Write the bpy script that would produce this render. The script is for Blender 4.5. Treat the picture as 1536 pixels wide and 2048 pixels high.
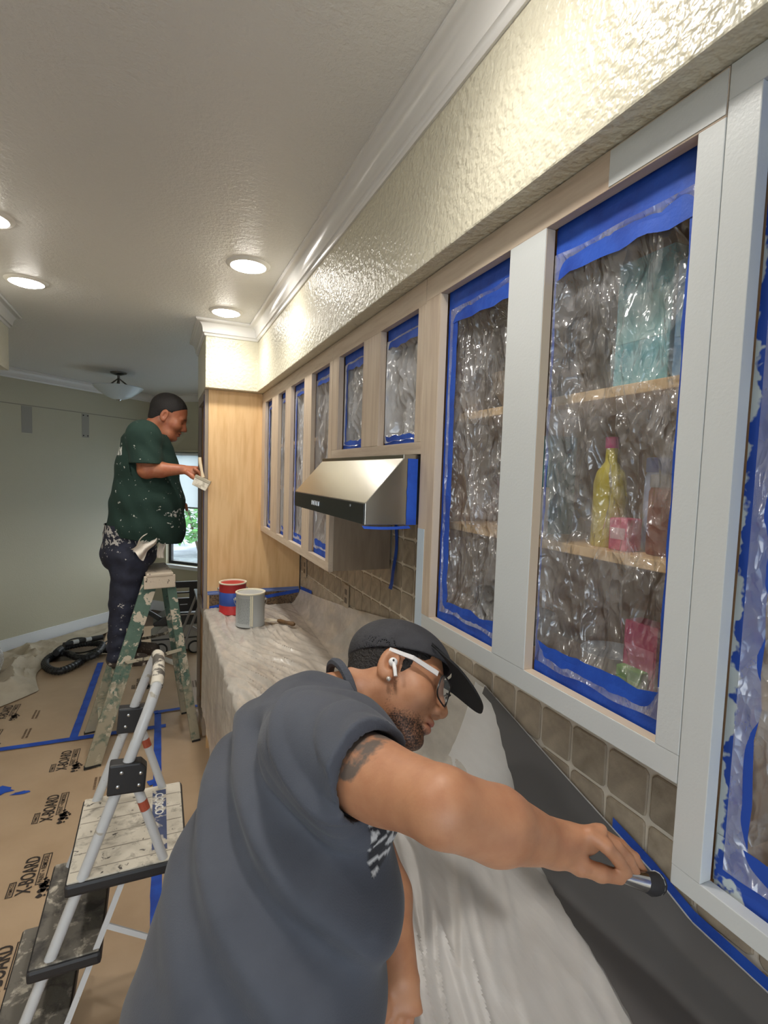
import bpy, bmesh, math, random
import numpy as np
from mathutils import Vector, Matrix, noise

random.seed(7)
SC = bpy.context.scene
for o in list(bpy.data.objects):
    bpy.data.objects.remove(o)
COL = SC.collection

# ---------------------------------------------------------------- camera
FPX = 1042.0
CAMH = 1.83


def _ray(px, py):
    return np.array([(px - 768.0) / FPX, -(py - 1024.0) / FPX, -1.0])


_vy = _ray(317, 935); _vy /= np.linalg.norm(_vy)
_vz = -_ray(300, 15400); _vz /= np.linalg.norm(_vz)
_vz = _vz - _vy * _vz.dot(_vy); _vz /= np.linalg.norm(_vz)
_vx = np.cross(_vy, _vz)
RW = np.stack([_vx, _vy, _vz])            # camera axes -> world axes
CAM = np.array([0.0, 0.0, CAMH])
CR, CU, CB = RW[:, 0], RW[:, 1], RW[:, 2]  # camera right, up, back in the world


def at(px, py, s):
    """point on the sight line of a pixel, s metres in front of the lens"""
    return CAM + RW @ _ray(px, py) * s


def onz(px, py, z):
    d = RW @ _ray(px, py); return CAM + d * ((z - CAMH) / d[2])


def pix(P):
    q = RW.T @ (np.asarray(P, float) - CAM)
    return 768.0 - FPX * q[0] / q[2], 1024.0 + FPX * q[1] / q[2]


def onx(px, py, x):
    d = RW @ _ray(px, py); return CAM + d * (x / d[0])


def ony(px, py, y):
    d = RW @ _ray(px, py); return CAM + d * (y / d[1])


cam_data = bpy.data.cameras.new('camera')
cam_data.sensor_fit = 'VERTICAL'
cam_data.sensor_height = 36.0
cam_data.sensor_width = 27.0
cam_data.lens = FPX * 36.0 / 2048.0
cam_data.clip_start = 0.02
cam = bpy.data.objects.new('camera', cam_data)
m4 = Matrix.Identity(4)
for i in range(3):
    for j in range(3):
        m4[i][j] = RW[i, j]
m4[2][3] = CAMH
cam.matrix_world = m4
COL.objects.link(cam)
SC.camera = cam

# ---------------------------------------------------------------- world, exposure
SC.view_settings.view_transform = 'Standard'
SC.view_settings.look = 'None'
SC.view_settings.gamma = 1.0
SC.view_settings.use_curve_mapping = False
SC.view_settings.exposure = 0.05
W = bpy.data.worlds.new('sky'); SC.world = W
W.use_nodes = True
_bg = W.node_tree.nodes['Background']
_bg.inputs[0].default_value = (0.88, 0.95, 1.0, 1)
_bg.inputs[1].default_value = 4.4
LAMP_STRENGTH = 40.0
SPOT_WATTS = 21.0
LAMP_COLOR = (1.0, 0.95, 0.88, 1)
SC.cycles.max_bounces = 10
SC.cycles.transparent_max_bounces = 24
SC.cycles.caustics_reflective = False
SC.cycles.caustics_refractive = False
SC.cycles.sample_clamp_indirect = 6.0

ZC = 2.727      # ceiling


# ---------------------------------------------------------------- mesh helpers
class G:
    def __init__(s):
        s.v = []; s.f = []

    def add(s, vs, fs):
        n = len(s.v)
        s.v += [tuple(float(c) for c in p) for p in vs]
        s.f += [tuple(i + n for i in f) for f in fs]
        return s

    def box(s, x0, x1, y0, y1, z0, z1):
        vs = [(x, y, z) for x in (x0, x1) for y in (y0, y1) for z in (z0, z1)]
        return s.add(vs, [(0, 1, 3, 2), (4, 6, 7, 5), (0, 4, 5, 1), (2, 3, 7, 6), (0, 2, 6, 4), (1, 5, 7, 3)])

    def obox(s, c, ax, ay, az, hx, hy, hz):
        """oriented box: centre, three unit axes, half sizes"""
        c, ax, ay, az = (np.array(q, float) for q in (c, ax, ay, az))
        vs = [c + ax * hx * i + ay * hy * j + az * hz * k for i in (-1, 1) for j in (-1, 1) for k in (-1, 1)]
        return s.add(vs, [(0, 1, 3, 2), (4, 6, 7, 5), (0, 4, 5, 1), (2, 3, 7, 6), (0, 2, 6, 4), (1, 5, 7, 3)])

    def beam(s, p0, p1, w, t, side):
        """rectangular bar from p0 to p1: w wide along side, t thick"""
        p0, p1, side = (np.array(q, float) for q in (p0, p1, side))
        a = p1 - p0; L = np.linalg.norm(a); a = a / L
        side = side - a * side.dot(a); side /= np.linalg.norm(side)
        n = np.cross(a, side)
        return s.obox((p0 + p1) / 2, a, side, n, L / 2, w / 2, t / 2)

    def tube(s, pts, r, n=10, caps=True, closed=False):
        pts = [np.array(p, float) for p in pts]
        m = len(pts)
        rs = list(r) if hasattr(r, '__len__') else [r] * m
        up = np.array([0.0, 0.0, 1.0]); prev = None
        vs = []
        for i in range(m):
            if closed:
                t = pts[(i + 1) % m] - pts[i - 1]
            else:
                t = pts[min(i + 1, m - 1)] - pts[max(i - 1, 0)]
            t = t / (np.linalg.norm(t) + 1e-9)
            if prev is None:
                a = np.cross(t, up)
                if np.linalg.norm(a) < 0.05:
                    a = np.cross(t, np.array([1.0, 0, 0]))
            else:
                a = prev - t * prev.dot(t)
            a = a / np.linalg.norm(a); prev = a
            b = np.cross(t, a)
            for k in range(n):
                q = 2 * math.pi * k / n
                vs.append(pts[i] + (a * math.cos(q) + b * math.sin(q)) * rs[i])
        fs = []
        for i in range(m if closed else m - 1):
            j = (i + 1) % m
            for k in range(n):
                l = (k + 1) % n
                fs.append((i * n + k, i * n + l, j * n + l, j * n + k))
        if caps and not closed:
            fs.append(tuple(reversed(range(n))))
            fs.append(tuple((m - 1) * n + k for k in range(n)))
        return s.add(vs, fs)

    def lathe(s, prof, c, n=32, axis='z', caps=True):
        """prof: (radius, height) pairs round an axis through c"""
        vs = []
        for r, z in prof:
            for k in range(n):
                q = 2 * math.pi * k / n
                p = (r * math.cos(q), r * math.sin(q), z)
                if axis == 'y': p = (p[0], p[2], p[1])
                if axis == 'x': p = (p[2], p[0], p[1])
                vs.append((c[0] + p[0], c[1] + p[1], c[2] + p[2]))
        fs = []
        for i in range(len(prof) - 1):
            for k in range(n):
                l = (k + 1) % n
                fs.append((i * n + k, i * n + l, (i + 1) * n + l, (i + 1) * n + k))
        if caps:
            fs.append(tuple(reversed(range(n))))
            fs.append(tuple((len(prof) - 1) * n + k for k in range(n)))
        return s.add(vs, fs)

    def grid(s, fn, nu, nv):
        vs = [fn(i / nu, j / nv) for i in range(nu + 1) for j in range(nv + 1)]
        fs = [(i * (nv + 1) + j, (i + 1) * (nv + 1) + j, (i + 1) * (nv + 1) + j + 1, i * (nv + 1) + j + 1)
              for i in range(nu) for j in range(nv)]
        return s.add(vs, fs)

    def prism(s, poly, base, ua, va, wa):
        """poly of (u, v) pairs swept along the vector wa"""
        base, ua, va, wa = (np.array(q, float) for q in (base, ua, va, wa))
        n = len(poly)
        vs = [base + ua * u + va * v for u, v in poly] + [base + ua * u + va * v + wa for u, v in poly]
        fs = [tuple(reversed(range(n))), tuple(range(n, 2 * n))]
        fs += [(i, (i + 1) % n, n + (i + 1) % n, n + i) for i in range(n)]
        return s.add(vs, fs)

    def ball(s, c, r, n=16, m=10):
        rx, ry, rz = r if hasattr(r, '__len__') else (r, r, r)
        prof = []
        vs = []; fs = []
        for i in range(m + 1):
            a = math.pi * (i + 0.02) / (m + 0.04) - math.pi / 2
            for k in range(n):
                q = 2 * math.pi * k / n
                vs.append((c[0] + rx * math.cos(a) * math.cos(q), c[1] + ry * math.cos(a) * math.sin(q), c[2] + rz * math.sin(a)))
        for i in range(m):
            for k in range(n):
                l = (k + 1) % n
                fs.append((i * n + k, i * n + l, (i + 1) * n + l, (i + 1) * n + k))
        fs.append(tuple(reversed(range(n)))); fs.append(tuple(m * n + k for k in range(n)))
        return s.add(vs, fs)

    def xf(s, fn):
        s.v = [tuple(float(c) for c in fn(p)) for p in s.v]
        return s


def link_mesh(name, me, mat, parent):
    if mat is not None:
        me.materials.append(mat)
    o = bpy.data.objects.new(name, me)
    COL.objects.link(o)
    if parent is not None:
        o.parent = parent
        o.matrix_parent_inverse = Matrix.Translation(-Vector(world_loc(parent)))
    return o


def world_loc(o):
    p = Vector(o.location)
    if o.parent is not None:
        p = p + (o.matrix_parent_inverse.to_translation() + Vector(world_loc(o.parent)))
    return p


def obj(name, g, mat, parent=None, bevel=0.0, smooth=False, seg=2):
    me = bpy.data.meshes.new(name)
    me.from_pydata(g.v, [], g.f)
    bm = bmesh.new(); bm.from_mesh(me)
    bmesh.ops.recalc_face_normals(bm, faces=bm.faces)
    if bevel > 0:
        ed = [e for e in bm.edges if len(e.link_faces) == 2 and e.calc_face_angle(0) > 0.6]
        bmesh.ops.bevel(bm, geom=ed, offset=bevel, segments=seg, affect='EDGES', profile=0.6, clamp_overlap=True)
    bm.to_mesh(me); bm.free()
    if smooth:
        for p in me.polygons: p.use_smooth = True
        try:
            me.set_sharp_from_angle(angle=math.radians(40))
        except Exception:
            pass
    me.update()
    return link_mesh(name, me, mat, parent)


def thing(name, label, cat, loc=(0, 0, 0), group=None):
    o = bpy.data.objects.new(name, None)
    o.empty_display_size = 0.05
    o.location = tuple(float(c) for c in loc)
    COL.objects.link(o)
    return tag(o, label, cat, group)


def tag(o, label, cat, group=None):
    o['label'] = label; o['category'] = cat
    if group: o['group'] = group
    return o


def struct(o, label=None, cat=None):
    o['kind'] = 'structure'
    if label: o['label'] = label
    if cat: o['category'] = cat
    return o


# ---------------------------------------------------------------- materials
def srgb(r, g, b):
    def c(x):
        x /= 255.0
        return x / 12.92 if x <= 0.04045 else ((x + 0.055) / 1.055) ** 2.4
    return (c(r), c(g), c(b), 1.0)


MATS = {}


def M(name, col, rough=0.5, metal=0.0, spec=0.5, var=None, bump=None, bump2=None, splat=None, splat2=None,
      alpha=None, alpha_var=None, stretch=(1, 1, 1), trans=0.0, coat=0.0, sheen=0.0, emit=None, rough_var=None, attr=None, sub=0.0):
    """col/var colours as sRGB triples. var=(colour, scale, lo, hi, detail); bump=(scale, strength, detail);
    splat=(colour, scale, lo, hi); attr=[(attribute, colour, noise scale, lo, hi)]"""
    if name in MATS: return MATS[name]
    m = bpy.data.materials.new(name); m.use_nodes = True
    nt = m.node_tree; N = nt.nodes; L = nt.links
    b = N['Principled BSDF']
    tc = N.new('ShaderNodeTexCoord')
    mp = N.new('ShaderNodeMapping'); mp.inputs['Scale'].default_value = stretch
    L.new(tc.outputs['Object'], mp.inputs[0])
    vec = mp.outputs[0]

    def nz(scale, detail=3.0, rough_=0.55, v=vec, dist=0.0):
        n = N.new('ShaderNodeTexNoise')
        n.inputs['Scale'].default_value = scale; n.inputs['Detail'].default_value = detail
        n.inputs['Roughness'].default_value = rough_; n.inputs['Distortion'].default_value = dist
        L.new(v, n.inputs['Vector'])
        return n.outputs['Fac']

    def ramp(fac, lo, hi):
        r = N.new('ShaderNodeMapRange'); r.inputs['From Min'].default_value = lo; r.inputs['From Max'].default_value = hi
        L.new(fac, r.inputs['Value'])
        return r.outputs[0]

    def mix(fac, a, c2):
        x = N.new('ShaderNodeMix'); x.data_type = 'RGBA'
        if isinstance(fac, float): x.inputs['Factor'].default_value = fac
        else: L.new(fac, x.inputs['Factor'])
        if isinstance(a, tuple): x.inputs['A'].default_value = a
        else: L.new(a, x.inputs['A'])
        x.inputs['B'].default_value = c2 if isinstance(c2, tuple) else (0, 0, 0, 1)
        if not isinstance(c2, tuple): L.new(c2, x.inputs['B'])
        return x.outputs['Result']

    c = srgb(*col)
    if var:
        vc, sc_, lo, hi = var[:4]
        c = mix(ramp(nz(sc_, var[4] if len(var) > 4 else 4.0), lo, hi), c, srgb(*vc))
    for sp in (splat, splat2):
        if sp:
            c = mix(ramp(nz(sp[1], 4.0, 0.62, tc.outputs['Object'], 0.4), sp[2], sp[3]), c, srgb(*sp[0]))
    for at_ in (attr or []):
        a = N.new('ShaderNodeAttribute'); a.attribute_name = at_[0]
        fac = a.outputs['Fac']
        if at_[2]:
            mu = N.new('ShaderNodeMath'); mu.operation = 'ADD'
            L.new(fac, mu.inputs[0]); L.new(ramp(nz(at_[2], 3.0, 0.6, tc.outputs['Object']), 0.0, 1.0), mu.inputs[1])
            fac = ramp(mu.outputs[0], at_[3], at_[4])
        c = mix(fac, c, srgb(*at_[1]))
    if isinstance(c, tuple): b.inputs['Base Color'].default_value = c
    else: L.new(c, b.inputs['Base Color'])
    b.inputs['Roughness'].default_value = rough
    if rough_var:
        r = N.new('ShaderNodeMapRange')
        r.inputs['To Min'].default_value = rough_var[1]; r.inputs['To Max'].default_value = rough_var[2]
        L.new(ramp(nz(rough_var[0]), 0.3, 0.7), r.inputs['Value']); L.new(r.outputs[0], b.inputs['Roughness'])
    b.inputs['Metallic'].default_value = metal
    b.inputs['Specular IOR Level'].default_value = spec
    b.inputs['Coat Weight'].default_value = coat
    b.inputs['Sheen Weight'].default_value = sheen
    b.inputs['Transmission Weight'].default_value = trans
    if sub:
        b.inputs['Subsurface Weight'].default_value = sub
        b.inputs['Subsurface Radius'].default_value = (0.012, 0.005, 0.003)
    if alpha is not None: b.inputs['Alpha'].default_value = alpha
    if alpha_var:
        r = N.new('ShaderNodeMapRange')
        r.inputs['From Min'].default_value = alpha_var[1]; r.inputs['From Max'].default_value = alpha_var[2]
        r.inputs['To Min'].default_value = alpha_var[3]; r.inputs['To Max'].default_value = alpha_var[4]
        L.new(nz(alpha_var[0], 4.0, 0.6, vec, 0.6), r.inputs['Value']); L.new(r.outputs[0], b.inputs['Alpha'])
    if emit:
        b.inputs['Emission Color'].default_value = emit[0]; b.inputs['Emission Strength'].default_value = emit[1]
    prevn = None
    for bp in (bump, bump2):
        if bp:
            n = N.new('ShaderNodeBump'); n.inputs['Strength'].default_value = bp[1]
            n.inputs['Distance'].default_value = bp[3] if len(bp) > 3 else 0.004
            L.new(nz(bp[0], bp[2]), n.inputs['Height'])
            if prevn: L.new(prevn, n.inputs['Normal'])
            prevn = n.outputs[0]
    if prevn: L.new(prevn, b.inputs['Normal'])
    MATS[name] = m
    return m


mCeil = M('ceiling_paint', (228, 228, 226), 0.42, spec=0.5, bump=(75, 0.55, 2.5, 0.006))
mSoff = M('soffit_paint', (214, 209, 188), 0.30, spec=0.55, bump=(62, 0.75, 2.0, 0.008))
mWall = M('dining_wall_paint', (192, 188, 166), 0.55, bump=(80, 0.3, 2.0, 0.004))
mWall2 = M('kitchen_wall_paint', (214, 208, 190), 0.6, bump=(80, 0.3, 2.0, 0.004))
mTrim = M('trim_paint', (226, 225, 222), 0.22, spec=0.55)
mBase = M('baseboard_paint', (232, 236, 240), 0.35)
mMaple = M('maple_veneer', (232, 194, 142), 0.42, var=((218, 176, 122), 6.0, 0.42, 0.68, 5.0), stretch=(6, 6, 0.6), bump=(60, 0.06, 2.0))
mMapleIn = M('shaded_interior_veneer', (168, 138, 104), 0.5, var=((148, 118, 88), 6.0, 0.4, 0.7, 5.0), stretch=(5, 5, 0.6))  # maple darkened to carry the shade inside the cabinets
mShelf = M('shelf_maple', (236, 200, 148), 0.45)
mRaw = M('sanded_maple', (206, 189, 168), 0.55, var=((186, 166, 146), 9.0, 0.4, 0.7, 5.0), stretch=(6, 6, 0.5))
mRawH = M('sanded_maple_rail', (208, 192, 172), 0.55, var=((188, 168, 148), 9.0, 0.4, 0.7, 5.0), stretch=(6, 0.5, 6))
mWhite = M('fresh_white_paint', (206, 210, 210), 0.34, spec=0.5, bump=(210, 0.12, 2.0, 0.002))
mWhiteEdge = M('bare_wood_edge', (214, 196, 172), 0.5)
mTape = M('blue_tape', (34, 84, 190), 0.62, var=((24, 66, 164), 14.0, 0.4, 0.65), bump=(160, 0.25, 2.0, 0.002))
mTapePaint = M('blue_tape_smeared', (30, 74, 172), 0.6, attr=[('smear', (196, 208, 212), 26.0, 1.0, 1.05)])
mSteel = M('brushed_steel', (172, 168, 158), 0.26, metal=1.0, bump=(40, 0.03, 2.0), stretch=(1, 1, 14))
mBlackGloss = M('black_panel', (30, 34, 34), 0.3)
mGranite = M('granite', (74, 66, 58), 0.18, var=((160, 128, 92), 90.0, 0.5, 0.62, 3.0))
mTile = [M('stone_tile_a', (178, 165, 146), 0.62, var=((150, 138, 120), 26.0, 0.35, 0.7, 5.0), bump=(70, 0.35, 4.0, 0.004)),
         M('stone_tile_b', (166, 153, 135), 0.62, var=((190, 176, 155), 22.0, 0.4, 0.75, 5.0), bump=(70, 0.35, 4.0, 0.004)),
         M('stone_tile_c', (154, 142, 126), 0.62, var=((176, 162, 142), 30.0, 0.35, 0.7, 5.0), bump=(70, 0.35, 4.0, 0.004))]
mGrout = M('grout', (226, 218, 204), 0.85, bump=(200, 0.3, 2.0, 0.002))
mPaper = M('brown_paper', (194, 168, 138), 0.46, spec=0.5, var=((180, 154, 124), 3.0, 0.35, 0.7, 5.0), bump=(7, 0.12, 3.0, 0.01), rough_var=(2.0, 0.36, 0.52))
mInk = M('black_ink', (52, 44, 40), 0.7)
mFloorWood = M('dark_floor', (92, 72, 56), 0.4)
mLens = M('lamp_lens', (255, 255, 250), 0.4, emit=(LAMP_COLOR, LAMP_STRENGTH))
mLampTrim = M('lamp_trim', (238, 236, 230), 0.35)

# ================================================================ the room
S2 = math.sqrt(0.5)
XW = 0.90            # kitchen wall behind the cabinets
XF = 0.62            # face of the upper cabinets
XS = 0.575           # face of the soffit
ZS = 2.328           # underside of the soffit
YP = 3.468           # side panel of the pantry
YE = 4.05            # far end of the pantry
K = np.array([-0.07, 7.252])          # dining corner
LW0 = np.array([-2.6, 4.722])         # start of the angled left wall
RW1 = np.array([3.0, 4.182])          # end of the window wall


def wall_xy(p0, p1, inward, z0, z1, t=0.12, name='wall', mat=None, label=None, holes=()):
    """wall slab with its room face on the line p0-p1; holes as (u0,u1,z0,z1)"""
    p0 = np.array([p0[0], p0[1], 0.0]); p1 = np.array([p1[0], p1[1], 0.0])
    d = p1 - p0; Lw = np.linalg.norm(d); d /= Lw
    n = -np.array([inward[0], inward[1], 0.0])
    g = G()

    def slab(u0, u1, a, b):
        if u1 - u0 < 1e-4 or b - a < 1e-4: return
        c = p0 + d * (u0 + u1) / 2 + n * t / 2 + np.array([0, 0, (a + b) / 2])
        g.obox(c, d, n, (0, 0, 1), (u1 - u0) / 2, t / 2, (b - a) / 2)
    u = 0.0
    for (u0, u1, a, b) in sorted(holes):
        slab(u, u0, z0, z1); slab(u0, u1, z0, a); slab(u0, u1, b, z1); u = u1
    slab(u, Lw, z0, z1)
    return struct(obj(name, g, mat), label, 'wall')


# floor and ceiling follow the outline of the rooms
outline = [(-2.6, -2.3), (0.9, -2.3), (0.9, YE), (3.0, YE), tuple(RW1), tuple(K), tuple(LW0)]
g = G().prism(outline, (0, 0, -0.05), (1, 0, 0), (0, 1, 0), (0, 0, 0.046))
struct(obj('floor', g, mFloorWood), 'dark floor under the brown protective paper', 'floor')
g = G().prism(outline, (0, 0, ZC), (1, 0, 0), (0, 1, 0), (0, 0, 0.1))
struct(obj('ceiling', g, mCeil), 'pale textured ceiling over kitchen and dining nook', 'ceiling')
WR = wall_xy((XW, -2.3), (XW, YE), (-1, 0), -0.05, ZC, name='wall_right', mat=mGrout, label='kitchen wall with stone tile backsplash behind the upper cabinets')
wall_xy((-2.6, 4.722), tuple(K), (S2, -S2), -0.05, ZC, name='wall_left', mat=mWall, label='grey beige dining wall with patched bracket marks')
WIN_U0, WIN_U1, WIN_Z0, WIN_Z1 = 0.225, 2.35, 0.62, 2.03  # window carried on unseen behind the pantry to add daylight
wall_xy(tuple(K), tuple(RW1), (-S2, -S2), -0.05, ZC, name='wall_back', mat=mWall, label='grey beige dining wall holding the shaded window',
        holes=[(WIN_U0, WIN_U1, WIN_Z0, WIN_Z1)])
wall_xy((-2.6, -2.3), (-2.6, 4.722), (1, 0), -0.05, ZC, name='wall_kitchen_left', mat=mWall2, label='plain kitchen wall on the side away from the cabinets')
wall_xy((-2.6, -2.3), (XW, -2.3), (0, 1), -0.05, ZC, name='wall_rear', mat=mWall2, label='plain kitchen wall behind the work area with an unseen opening added for fill light',
        holes=[(0.4, 3.1, 0.08, 2.25)])  # opening invented out of view to let in fill light
wall_xy((XW, YE), (3.0, YE), (0, 1), -0.05, ZC, name='wall_dining_right', mat=mWall2, label='dining wall behind the pantry')

# soffit above the cabinets, stepping out over the pantry
YR = 3.40; XR = 0.262
poly = [(XS, -2.3), (XW, -2.3), (XW, YE), (XR, YE), (XR, YR), (XS, YR)]
g = G().prism(poly, (0, 0, ZS), (1, 0, 0), (0, 1, 0), (0, 0, ZC - ZS))
struct(obj('wall_soffit', g, mSoff, bevel=0.004), 'glossy cream textured soffit above the upper cabinets', 'soffit')
# the soffit on the other side of the kitchen
g = G().prism([(-1.4, -2.3), (-0.83, -2.3), (-0.83, 3.85), (-1.4, 3.85)], (0, 0, 2.385), (1, 0, 0), (0, 1, 0), (0, 0, ZC - 2.385))
struct(obj('wall_soffit_left', g, mSoff, bevel=0.004), 'cream soffit over the opposite side of the kitchen', 'soffit')

# ---------------------------------------------------------------- crown mouldings
PROF = [(0.0, -0.090), (0.006, -0.090), (0.010, -0.084), (0.010, -0.079), (0.014, -0.074), (0.018, -0.072), (0.018, -0.067)]
for i in range(9):
    a = i / 8 * math.pi / 2
    PROF.append((0.019 + 0.034 * (1 - math.cos(a)), -0.064 + 0.050 * math.sin(a)))
PROF += [(0.056, -0.012), (0.060, -0.008), (0.060, 0.0), (0.0, 0.0)]


def crown(name, path, label, scale=1.0):
    """path: (x, y) points along the wall; room side on the left of the walking direction"""
    path = [np.array(p, float) for p in path]
    dirs = [(path[i + 1] - path[i]) / np.linalg.norm(path[i + 1] - path[i]) for i in range(len(path) - 1)]
    nors = [np.array([-d[1], d[0]]) for d in dirs]
    vs = []; n = len(PROF)
    for i, p in enumerate(path):
        if i == 0: off = nors[0]
        elif i == len(path) - 1: off = nors[-1]
        else:
            b = nors[i - 1] + nors[i]; off = b / (1 + nors[i - 1].dot(nors[i]))
        for q, z in PROF:
            w = p + off * (q * scale)
            vs.append((w[0], w[1], ZC + z * scale - 0.0005))
    fs = []
    for i in range(len(path) - 1):
        for k in range(n):
            l = (k + 1) % n
            fs.append((i * n + k, i * n + l, (i + 1) * n + l, (i + 1) * n + k))
    fs.append(tuple(range(n))); fs.append(tuple(reversed(range((len(path) - 1) * n, len(path) * n))))
    o = obj(name, G().add(vs, fs), mTrim, smooth=True)
    return struct(o, label, 'moulding')


crown('trim_1', [(XS, -2.29), (XS, YR), (XR, YR), (XR, YE)], 'glossy white crown moulding along the soffit above the cabinets')
crown('trim_2', [(-1.4, 3.85), (-0.83, 3.85), (-0.83, -2.29)], 'white crown moulding on the opposite soffit')
crown('trim_3', [tuple(RW1 + np.array([-.02, .02])), tuple(K), tuple(LW0)], 'white crown moulding along the dining walls')

# baseboards of the dining nook
def along(p0, d, nrm, u0, u1, z0, z1, t0, t1):
    p0 = np.array([p0[0], p0[1], 0.0]); d = np.array([d[0], d[1], 0.0]); nrm = np.array([nrm[0], nrm[1], 0.0])
    c = p0 + d * (u0 + u1) / 2 + nrm * (t0 + t1) / 2 + np.array([0, 0, (z0 + z1) / 2])
    return (c, d, nrm, (0, 0, 1), (u1 - u0) / 2, (t1 - t0) / 2, (z1 - z0) / 2)


DL = (S2, S2); NL = (S2, -S2)          # left wall: direction and room-side normal
DB = (S2, -S2); NB = (-S2, -S2)        # window wall
LL = float(np.linalg.norm(K - LW0)); LB = float(np.linalg.norm(RW1 - K))
g = G().obox(*along(LW0, DL, NL, 0.0, LL - 0.016, 0.0, 0.125, 0.0005, 0.015))
g.obox(*along(LW0, DL, NL, 0.0, LL - 0.016, 0.118, 0.128, 0.0005, 0.019))
struct(obj('baseboard_left', g, mBase, bevel=0.003), 'white baseboard along the patched dining wall', 'baseboard')
g = G().obox(*along(K, DB, NB, 0.0, LB, 0.0, 0.125, 0.0005, 0.015))
struct(obj('baseboard_back', g, mBase, bevel=0.003), 'white baseboard under the dining window', 'baseboard')

# marks of a removed rail on the dining wall
def u_on_left(x): return (x - LW0[0]) / S2
g = G().obox(*along(LW0, DL, NL, 0.3, LL - 0.01, 2.392, 2.401, 0.0, 0.0025))
struct(obj('trim_4', g, M('caulk_line', (150, 146, 132), 0.8)), 'thin caulk line left by a removed rail on the dining wall', 'caulk line')
mPatch = M('wall_patch', (160, 157, 148), 0.75, bump=(40, 0.3, 3))
mScrew = M('dark_screw', (38, 36, 34), 0.5)
for nm, x0, w, z0, screws, lab in (('bracket_patch', -1.187, 0.105, 2.128, False, 'bare grey bracket patch without screws on the dining wall'),
                                   ('bracket_patch', -0.735, 0.086, 2.132, True, 'grey bracket plate with four dark screws on the dining wall')):
    u = u_on_left(x0)
    r = thing(nm, lab, 'patch', tuple(LW0 + np.array(DL) * u) + (z0,))
    obj('plate', G().obox(*along(LW0, DL, NL, u - w / 2, u + w / 2, z0, 2.388, 0.0, 0.003)), mPatch, r, bevel=0.001)
    if screws:
        for du in (-0.026, 0.026):
            for z in (z0 + 0.02, 2.37):
                c = LW0 + np.array(DL) * (u + du) + np.array(NL) * 0.004
                obj('screw', G().ball((c[0], c[1], z), 0.007, 8, 6), mScrew, r)

# ---------------------------------------------------------------- dining window
mFrame = M('black_window_frame', (28, 30, 32), 0.4)
mGlass = M('window_glass', (255, 255, 255), 0.02, spec=0.4, alpha=0.10)
mSill = M('window_sill_paint', (226, 232, 238), 0.4)
mShade = M('roller_shade_cloth', (206, 218, 220), 0.85, trans=0.0, sub=0.0)
g = G()
wf = struct(obj('window_1', G().obox(*along(K, DB, NB, WIN_U0 + 0.001, WIN_U1 - 0.001, WIN_Z0, WIN_Z0 + 0.035, -0.09, -0.05))
                .obox(*along(K, DB, NB, WIN_U0 + 0.001, WIN_U1 - 0.001, WIN_Z1 - 0.035, WIN_Z1, -0.09, -0.05)), mFrame),
            'black framed dining window with a half drawn shade', 'window')
for u in (WIN_U0 + 0.018, 0.752, 1.45, WIN_U1 - 0.018):
    obj('window_frame', G().obox(*along(K, DB, NB, u - 0.017, u + 0.017, WIN_Z0 + 0.035, WIN_Z1 - 0.035, -0.09, -0.05)), mFrame, wf)
for a, b in ((WIN_U0 + 0.036, 0.734), (0.77, 1.432), (1.468, WIN_U1 - 0.036)):
    obj('pane', G().obox(*along(K, DB, NB, a, b, WIN_Z0 + 0.036, WIN_Z1 - 0.036, -0.072, -0.068)), mGlass, wf)
obj('window_sill', G().obox(*along(K, DB, NB, WIN_U0 - 0.04, WIN_U1 + 0.04, WIN_Z0 - 0.045, WIN_Z0 - 0.001, -0.045, 0.035)), mSill, wf, bevel=0.004)
obj('casing', G().obox(*along(K, DB, NB, WIN_U0 - 0.05, WIN_U1 + 0.05, WIN_Z1, WIN_Z1 + 0.03, 0.0, 0.016)), mWall, wf, bevel=0.003)
# roller shade: translucent cloth on a tube
ms = bpy.data.materials.new('shade_cloth'); ms.use_nodes = True
_nt = ms.node_tree; _nt.nodes.clear()
_o = _nt.nodes.new('ShaderNodeOutputMaterial'); _d = _nt.nodes.new('ShaderNodeBsdfDiffuse'); _t = _nt.nodes.new('ShaderNodeBsdfTranslucent')
_m = _nt.nodes.new('ShaderNodeMixShader'); _m.inputs[0].default_value = 0.45
_d.inputs[0].default_value = srgb(212, 222, 222); _t.inputs[0].default_value = srgb(225, 235, 238)
_nt.links.new(_d.outputs[0], _m.inputs[1]); _nt.links.new(_t.outputs[0], _m.inputs[2]); _nt.links.new(_m.outputs[0], _o.inputs[0])
sh = thing('roller_shade', 'pale roller shade drawn halfway down the dining window', 'shade', tuple(K + np.array(DB) * 1.2) + (2.0,))
obj('shade_cloth', G().grid(lambda a, b: tuple(K + np.array(DB) * (WIN_U0 + 0.01 + a * (WIN_U1 - WIN_U0 - 0.02)) + np.array(NB) * (-0.03 + 0.002 * math.sin(a * 40))) + (1.345 + b * 0.665,), 80, 6), ms, sh, smooth=True)
p0 = K + np.array(DB) * (WIN_U0 + 0.01) - np.array(NB) * 0.03; p1 = K + np.array(DB) * (WIN_U1 - 0.01) - np.array(NB) * 0.03
obj('roller', G().tube([(p0[0], p0[1], 2.005), (p1[0], p1[1], 2.005)], 0.02, 14), mSill, sh, smooth=True)
obj('hem_bar', G().tube([(p0[0], p0[1], 1.345), (p1[0], p1[1], 1.345)], 0.009, 8), M('shade_hem', (120, 124, 126), 0.5), sh, smooth=True)

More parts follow.
